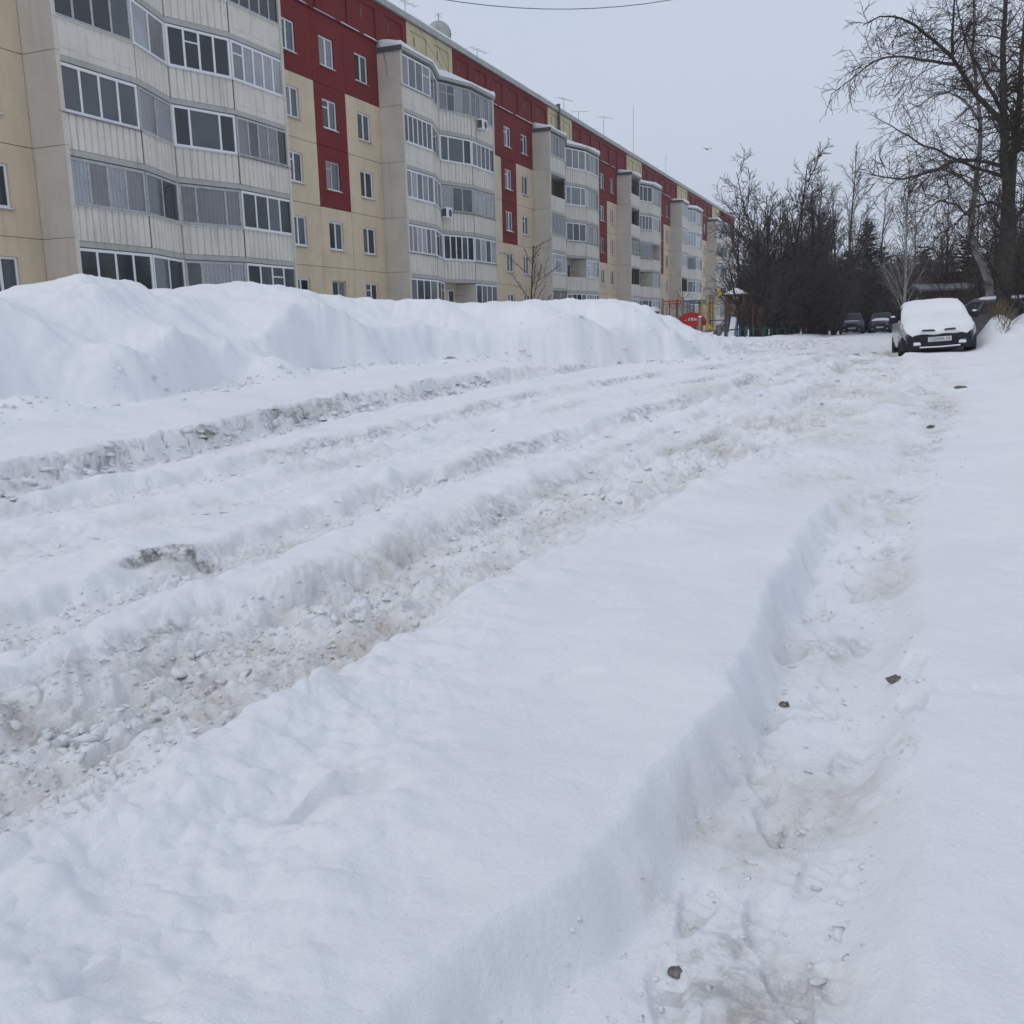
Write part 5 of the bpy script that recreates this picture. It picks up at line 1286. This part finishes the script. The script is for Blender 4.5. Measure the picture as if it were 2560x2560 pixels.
# ------------------------------------------------------------------ low fence of green posts
M_GREEN = material('green_post_paint', (0.022, 0.075, 0.055), 0.6, 0.3, 0.4, 6)
t = empty('post_fence', (-7.0, 58.0, 0.75))
FP = [(-7.38, 47.6), (-7.16, 47.9), (-7.75, 51.8), (-7.45, 52.6), (-7.1, 53.6), (-7.2, 55.2), (-7.0, 56.6), (-6.9, 58.2), (-6.65, 60.0), (-6.6, 61.6), (-6.45, 63.2), (-6.35, 65.0), (-6.1, 66.4), (-6.0, 68.0), (-5.85, 69.4), (-5.75, 70.8), (-5.55, 72.4), (-5.45, 73.8), (-5.3, 75.2), (-5.15, 76.6)]
for i, (x, y) in enumerate(FP):
    z = tz(x, y); h = 0.52 + 0.08 * ((i * 7) % 4) / 3
    MB((-7.0, 58.0, 0.75)).box(x - .05, x + .05, y - .05, y + .05, z - .15, z + h).build('post', M_GREEN, t)
    if i > 3 and i % 2 == 0:
        x2, y2 = FP[i - 1]; z2 = tz(x2, y2)
        MB((-7.0, 58.0, 0.75)).bar((x, y, z + h - .08), (x2, y2, z2 + h - .1), 0.022).build('rail', M_GREEN, t)
MB((-7.0, 58.0, 0.75)).bar((-8.0, 47.3, tz(-8, 47.3) + .42), (-7.0, 48.1, tz(-7, 48.1) + .46), 0.035).build('rail', M_GREEN, t)
tag(t, 'row of low green painted fence posts in front of the dark thicket', 'fence')

# ------------------------------------------------------------------ playground
M_WOODP = material('varnished_wood', (0.17, 0.095, 0.05), 0.6, 0.3, 0.4, 5, stretch=(1, 1, .2))
M_WOODG = material('weathered_post', (0.30, 0.24, 0.17), 0.7, 0.2, 0.4, 5, stretch=(1, 1, .2))
M_PRED = material('play_red', (0.45, 0.015, 0.018), 0.45, 0.4, 0.2, 4)
M_PBLUE = material('play_blue', (0.018, 0.06, 0.24), 0.45, 0.4, 0.2, 4)
M_PYEL = material('play_yellow', (0.55, 0.38, 0.03), 0.5, 0.4, 0.25, 4)
M_PGREY = material('play_grey', (0.17, 0.155, 0.17), 0.6, 0.3, 0.3, 4)
GZ = 0.88
# ladder frame with red and blue top bars
B0 = (-13.1, 60.9, GZ); t = empty('climbing_frame', B0)
for (x, y, h) in ((-14.15, 60.4, 2.45), (-13.45, 61.4, 2.4), (-12.95, 60.7, 2.5), (-12.0, 61.3, 2.3)):
    MB(B0).box(x - .07, x + .07, y - .07, y + .07, GZ - .2, GZ + h).build('post', M_WOODG, t)
MB(B0).bar((-14.15, 60.4, GZ + 2.25), (-12.95, 60.7, GZ + 2.28), .045).bar((-14.1, 60.45, GZ + 2.1), (-12.95, 60.75, GZ + 2.12), .035).build('red_bar', M_PRED, t)
MB(B0).bar((-12.95, 60.7, GZ + 2.25), (-11.6, 61.2, GZ + 2.25), .05).bar((-12.6, 61.0, GZ + 2.12), (-11.6, 61.3, GZ + 2.12), .045).build('blue_bar', M_PBLUE, t)
for x in (-13.75, -13.3, -12.6): MB(B0).bar((x, 60.6, GZ - .1), (x, 60.6, GZ + 2.2), .03).build('hanging_pole', M_DTIN, t)
for k in range(4):
    a = k * 1.4; MB(B0).tube([(-13.5 + .35 * k - .3, 60.7, GZ + 2.2), (-13.5 + .35 * k - .1, 60.7, GZ + 1.8), (-13.5 + .35 * k + .1, 60.7, GZ + 1.95)], .02).build('curved_rung', M_PRED, t)
tag(t, 'climbing frame with wooden posts and red and blue top bars behind the red arch', 'climbing frame')
# red arch
B0 = (-11.95, 56.9, GZ); t = empty('arch_climber', B0)
n = 14; v = []; f = []
for i in range(n + 1):
    a = math.pi * i / n
    for (rr, yy) in ((0.92, -.05), (0.92, .05), (0.55, .05), (0.55, -.05)): v.append((-11.62 + rr * math.cos(a), 56.95 + yy, GZ + 0.72 + rr * .86 * math.sin(a)))
for i in range(n):
    for j in range(4): f.append((i * 4 + j, i * 4 + (j + 1) % 4, i * 4 + 4 + (j + 1) % 4, i * 4 + 4 + j))
MB(B0).poly(v, f).build('arch', M_PRED, t)
MB(B0).box(-12.85, -10.95, 56.72, 56.82, GZ + .68, GZ + 1.02).build('side_board', M_PRED, t)
for x in (-12.75, -12.1, -11.4, -11.0): MB(B0).bar((x, 56.9, GZ - .2), (x, 56.9, GZ + .75), .05).build('leg', M_PRED, t)
for k in range(4): MB(B0).bar((-11.9 + .2 * k, 57.0, GZ + .7), (-11.9 + .2 * k, 57.0, GZ + 1.25), .022).build('spoke', M_PBLUE, t)
tag(t, 'bright red arched climber rising above the end of the snowbank', 'play equipment')
# lone post, grey box, yellow wedge
t = empty('wooden_post', (-10.72, 54.9, GZ)); MB().box(-.09, .09, -.09, .09, -.2, 1.18).build('shaft', M_WOODG, t, bevel=.02); MB().hexa([(-.1, -.1, 1.18), (.1, -.1, 1.18), (.1, .1, 1.18), (-.1, .1, 1.18), (-.06, -.06, 1.25), (.06, -.06, 1.24), (.06, .06, 1.25), (-.06, .06, 1.26)]).build('snow_cap', M_SNOWC, t)
tag(t, 'single brown wooden post right of the red arch', 'post')
B0 = (-10.1, 55.2, GZ); t = empty('rocking_seat', B0)
MB(B0).box(-10.5, -9.85, 55.0, 55.45, GZ - .1, GZ + .45).build('seat_box', M_PGREY, t, bevel=.06)
MB(B0).bar((-9.72, 55.0, GZ - .1), (-9.72, 55.5, GZ + .55), .14, .17, 10).build('end_drum', M_PGREY, t)
MB(B0).poly([(-10.45, 55.1, GZ + .5), (-9.95, 55.1, GZ + .5), (-10.4, 55.1, GZ + .92), (-10.45, 55.18, GZ + .5), (-9.95, 55.18, GZ + .5), (-10.4, 55.18, GZ + .92)], [(0, 1, 2), (5, 4, 3), (0, 3, 4, 1), (1, 4, 5, 2), (2, 5, 3, 0)]).build('side_wedge', M_PYEL, t)
tag(t, 'grey play seat with a yellow wedge side, right of the lone wooden post', 'play equipment')
# blue handrails
B0 = (-9.9, 57.4, GZ); t = empty('handrail_climber', B0)
MB(B0).bar((-10.6, 57.3, GZ + 1.0), (-8.9, 57.7, GZ + 1.0), .035).build('rail', M_PBLUE, t)
MB(B0).bar((-10.2, 57.4, GZ + .55), (-9.5, 57.6, GZ + 1.3), .04).build('rail', M_PBLUE, t); MB(B0).bar((-10.05, 57.6, GZ + .55), (-9.35, 57.8, GZ + 1.3), .04).build('rail', M_PBLUE, t)
for (x, y) in ((-10.6, 57.3), (-9.75, 57.5), (-8.9, 57.7)): MB(B0).bar((x, y, GZ - .2), (x, y, GZ + 1.0), .04).build('leg', M_PBLUE, t)
tag(t, 'blue tubular handrails between the grey seat and the wooden tower', 'play equipment')
# yellow poles
B0 = (-11.6, 60.6, GZ); t = empty('yellow_pole_frame', B0)
for (x, h) in ((-11.75, 2.35), (-11.35, 2.1), (-11.05, 2.4)): MB(B0).bar((x, 60.6, GZ - .2), (x, 60.6, GZ + h), .06).build('pole', M_PYEL, t)
for h in (1.0, 1.5, 2.0): MB(B0).bar((-11.75, 60.6, GZ + h), (-11.05, 60.6, GZ + h), .04).build('rung', M_PYEL, t)
MB(B0).bar((-11.2, 60.4, GZ - .2), (-11.2, 60.4, GZ + 2.5), .08).build('wooden_pole', M_WOODG, t)
tag(t, 'yellow ladder of poles standing just right of the climbing frame', 'play equipment')
# wooden tower with slide
B0 = (-8.9, 57.0, GZ); t = empty('play_tower', B0)
for (x, y) in ((-9.55, 56.4), (-8.55, 56.4), (-9.55, 57.5), (-8.55, 57.5)): MB(B0).box(x - .07, x + .07, y - .07, y + .07, GZ - .2, GZ + 2.35).build('post', M_WOODP, t)
MB(B0).box(-9.6, -8.5, 56.35, 57.55, GZ + 1.05, GZ + 1.13).build('deck', M_WOODP, t)
for k in range(4): MB(B0).box(-9.48, -8.62, 56.36, 56.40, GZ + 1.2 + k * .17, GZ + 1.33 + k * .17).build('side_board', M_WOODP, t)
rf = MB(B0).box(-9.68, -8.42, 56.25, 57.65, GZ + 2.33, GZ + 2.42).build('roof', material('faded_red', (0.22, 0.03, 0.03), 0.6, 0.3, 0.4, 5), t)
MB(B0).poly([(-9.66, 56.27, GZ + 2.425), (-8.44, 56.27, GZ + 2.425), (-8.44, 57.63, GZ + 2.425), (-9.66, 57.63, GZ + 2.425), (-9.55, 56.4, GZ + 2.52), (-8.55, 56.4, GZ + 2.52), (-8.55, 57.5, GZ + 2.52), (-9.55, 57.5, GZ + 2.52), (-9.05, 56.95, GZ + 2.78)], [(0, 1, 5, 4), (1, 2, 6, 5), (2, 3, 7, 6), (3, 0, 4, 7), (4, 5, 8), (5, 6, 8), (6, 7, 8), (7, 4, 8), (3, 2, 1, 0)]).build('roof_snow', M_SNOWC, rf)
MB(B0).poly([(-9.98, 56.05, GZ + 2.25), (-9.70, 56.05, GZ + 2.45), (-9.95, 56.05, GZ + 2.85), (-9.98, 56.12, GZ + 2.25), (-9.70, 56.12, GZ + 2.45), (-9.95, 56.12, GZ + 2.85)], [(0, 1, 2), (5, 4, 3), (0, 3, 4, 1), (1, 4, 5, 2), (2, 5, 3, 0)]).build('roof_ornament', M_PYEL, t)
MB(B0).hexa([(-9.25, 56.35, GZ + 1.1), (-8.85, 56.35, GZ + 1.1), (-8.6, 53.6, GZ - .02), (-9.0, 53.6, GZ - .02), (-9.25, 56.35, GZ + 1.16), (-8.85, 56.35, GZ + 1.16), (-8.6, 53.6, GZ + .05), (-9.0, 53.6, GZ + .05)]).build('slide', M_PGREY, t)
MB(B0).hexa([(-9.22, 56.3, GZ + 1.165), (-8.88, 56.3, GZ + 1.165), (-8.63, 53.65, GZ + .055), (-8.97, 53.65, GZ + .055), (-9.2, 56.2, GZ + 1.23), (-8.9, 56.2, GZ + 1.22), (-8.65, 53.7, GZ + .13), (-8.95, 53.7, GZ + .13)]).build('slide_snow', M_SNOWC, t)
for x in (-9.3, -8.78):
    MB(B0).bar((x, 56.3, GZ + 1.35), (x + .25, 53.7, GZ + .25), .03).bar((x + .22, 53.9, GZ - .1), (x + .22, 53.9, GZ + .35), .04).bar((x + .1, 55.2, GZ - .1), (x + .1, 55.2, GZ + .85), .035).build('slide_rail', M_PBLUE, t)
for (x, y) in ((-8.0, 56.0), (-7.65, 57.0), (-7.9, 57.9)): MB(B0).box(x - .06, x + .06, y - .06, y + .06, GZ - .2, GZ + 1.65).build('bridge_post', M_WOODP, t)
MB(B0).box(-8.6, -7.6, 56.2, 57.4, GZ + .72, GZ + .80).build('bridge_deck', M_WOODP, t)
for k in range(5): MB(B0).bar((-8.5 + k * .2, 57.3, GZ + .85), (-8.4 + k * .2, 57.3, GZ + 1.5), .02).build('net_bar', M_PRED, t)
tag(t, 'wooden play tower with snowy red roof and slide beside the thicket', 'play tower')
# hut roof and small rails by the far balconies
B0 = (-15.8, 64.0, GZ); t = empty('play_hut', B0)
MB(B0).box(-16.2, -15.4, 63.8, 64.6, GZ - .1, GZ + 1.75).build('wall', M_BROWNW, t)
MB(B0).hexa([(-16.35, 63.65, GZ + 1.75), (-15.25, 63.65, GZ + 1.75), (-15.25, 64.75, GZ + 1.75), (-16.35, 64.75, GZ + 1.75), (-16.1, 63.9, GZ + 2.05), (-15.5, 63.9, GZ + 2.05), (-15.5, 64.5, GZ + 2.05), (-16.1, 64.5, GZ + 2.05)]).build('snow_roof', M_SNOWC, t)
for x in (-15.1, -14.8, -14.5): MB(B0).bar((x, 63.8, GZ - .1), (x, 63.8, GZ + 1.35), .05).build('blue_post', M_PBLUE, t)
tag(t, 'brown play hut with a snowy top just above the snowbank', 'play hut')

# ------------------------------------------------------------------ bird, clods
t = empty('flying_bird', (-18.0, 94.8, 17.9), 0.6)
M_BIRD = material('bird_plumage', (0.02, 0.02, 0.022), 0.8, 0.2, 0.3, 8)
MB().tube([(0, -.22, 0), (0, -.12, .02), (0, .02, .02), (0, .14, .0), (0, .26, -.01)], [.012, .05, .065, .045, .015], 8).build('body', M_BIRD, t, smooth=True)
for sx in (-1, 1):
    MB().poly([(sx * .03, -.08, .03), (sx * .03, .09, .03), (sx * .28, .03, .10), (sx * .27, -.07, .11), (sx * .52, .06, .03), (sx * .03, -.08, .045), (sx * .03, .09, .04), (sx * .28, .03, .11), (sx * .27, -.07, .12), (sx * .52, .06, .04)],
              [(0, 1, 2, 3), (3, 2, 4), (5, 8, 7, 6), (8, 9, 7), (0, 3, 8, 5), (3, 4, 9, 8), (1, 6, 7, 2), (2, 7, 9, 4), (0, 5, 6, 1)]).build('wing', M_BIRD, t)
tag(t, 'small dark bird flying in the sky right of the roof', 'bird')
M_CLOD = material('frozen_dirt', (0.075, 0.062, 0.055), 0.9, 0.15, scale=30, color2=(0.28, 0.26, 0.25), bump=.006, bscale=60)
def clod(x, y, s_, label, flat=.55, seed=0):
    rg = np.random.RandomState(seed); n1, n2 = 7, 11; v = []; f = []
    z = tz(x, y)
    for i in range(n1):
        a = math.pi * i / (n1 - 1)
        for j in range(n2):
            b_ = 2 * math.pi * j / n2; q = s_ * (1 + .22 * rg.randn() * (0 < i < n1 - 1))
            v.append((q * math.sin(a) * math.cos(b_), q * math.sin(a) * math.sin(b_), flat * q * math.cos(a)))
    for i in range(n1 - 1):
        for j in range(n2): f.append((i * n2 + j, (i + 1) * n2 + j, (i + 1) * n2 + (j + 1) % n2, i * n2 + (j + 1) % n2))
    b = MB(); b.poly(v, f); o = b.build('dirt_clod', M_CLOD, None); o.location = (x, y, z + s_ * flat * .05)
    tag(o, label, 'dirt clod', 'dark clods on the path')
clod(0.03, 4.26, .036, 'dark dirt clod in the smooth snow right of the footpath', .5, 1)
clod(-0.41, 4.0, .024, 'small brown clod at the foot of the snow ledge', .6, 2)
clod(-0.47, 2.17, .022, 'dark clod half frozen into the near end of the footpath', .4, 3)
clod(0.79, 15.4, .09, 'farthest flat clod, lying at the far bend of the footpath', .4, 4)
clod(0.33, 11.9, .05, 'small flat clod beside the footpath, just nearer than the far bend', .4, 5)


# ------------------------------------------------------------------ thin winter haze
hz = MB((-20, 100, 20)); hz.box(-160, 120, -40, 330, -3, 45)
hm = bpy.data.materials.new('haze'); hm.use_nodes = True; hn = hm.node_tree; hn.nodes.clear()
pv = hn.nodes.new('ShaderNodeVolumePrincipled'); pv.inputs['Color'].default_value = (0.9, 0.93, 1.0, 1); pv.inputs['Density'].default_value = 0.0009; pv.inputs['Anisotropy'].default_value = 0.2
mo = hn.nodes.new('ShaderNodeOutputMaterial'); hn.links.new(pv.outputs['Volume'], mo.inputs['Volume'])
ho = hz.build('haze', hm); ho['kind'] = 'stuff'
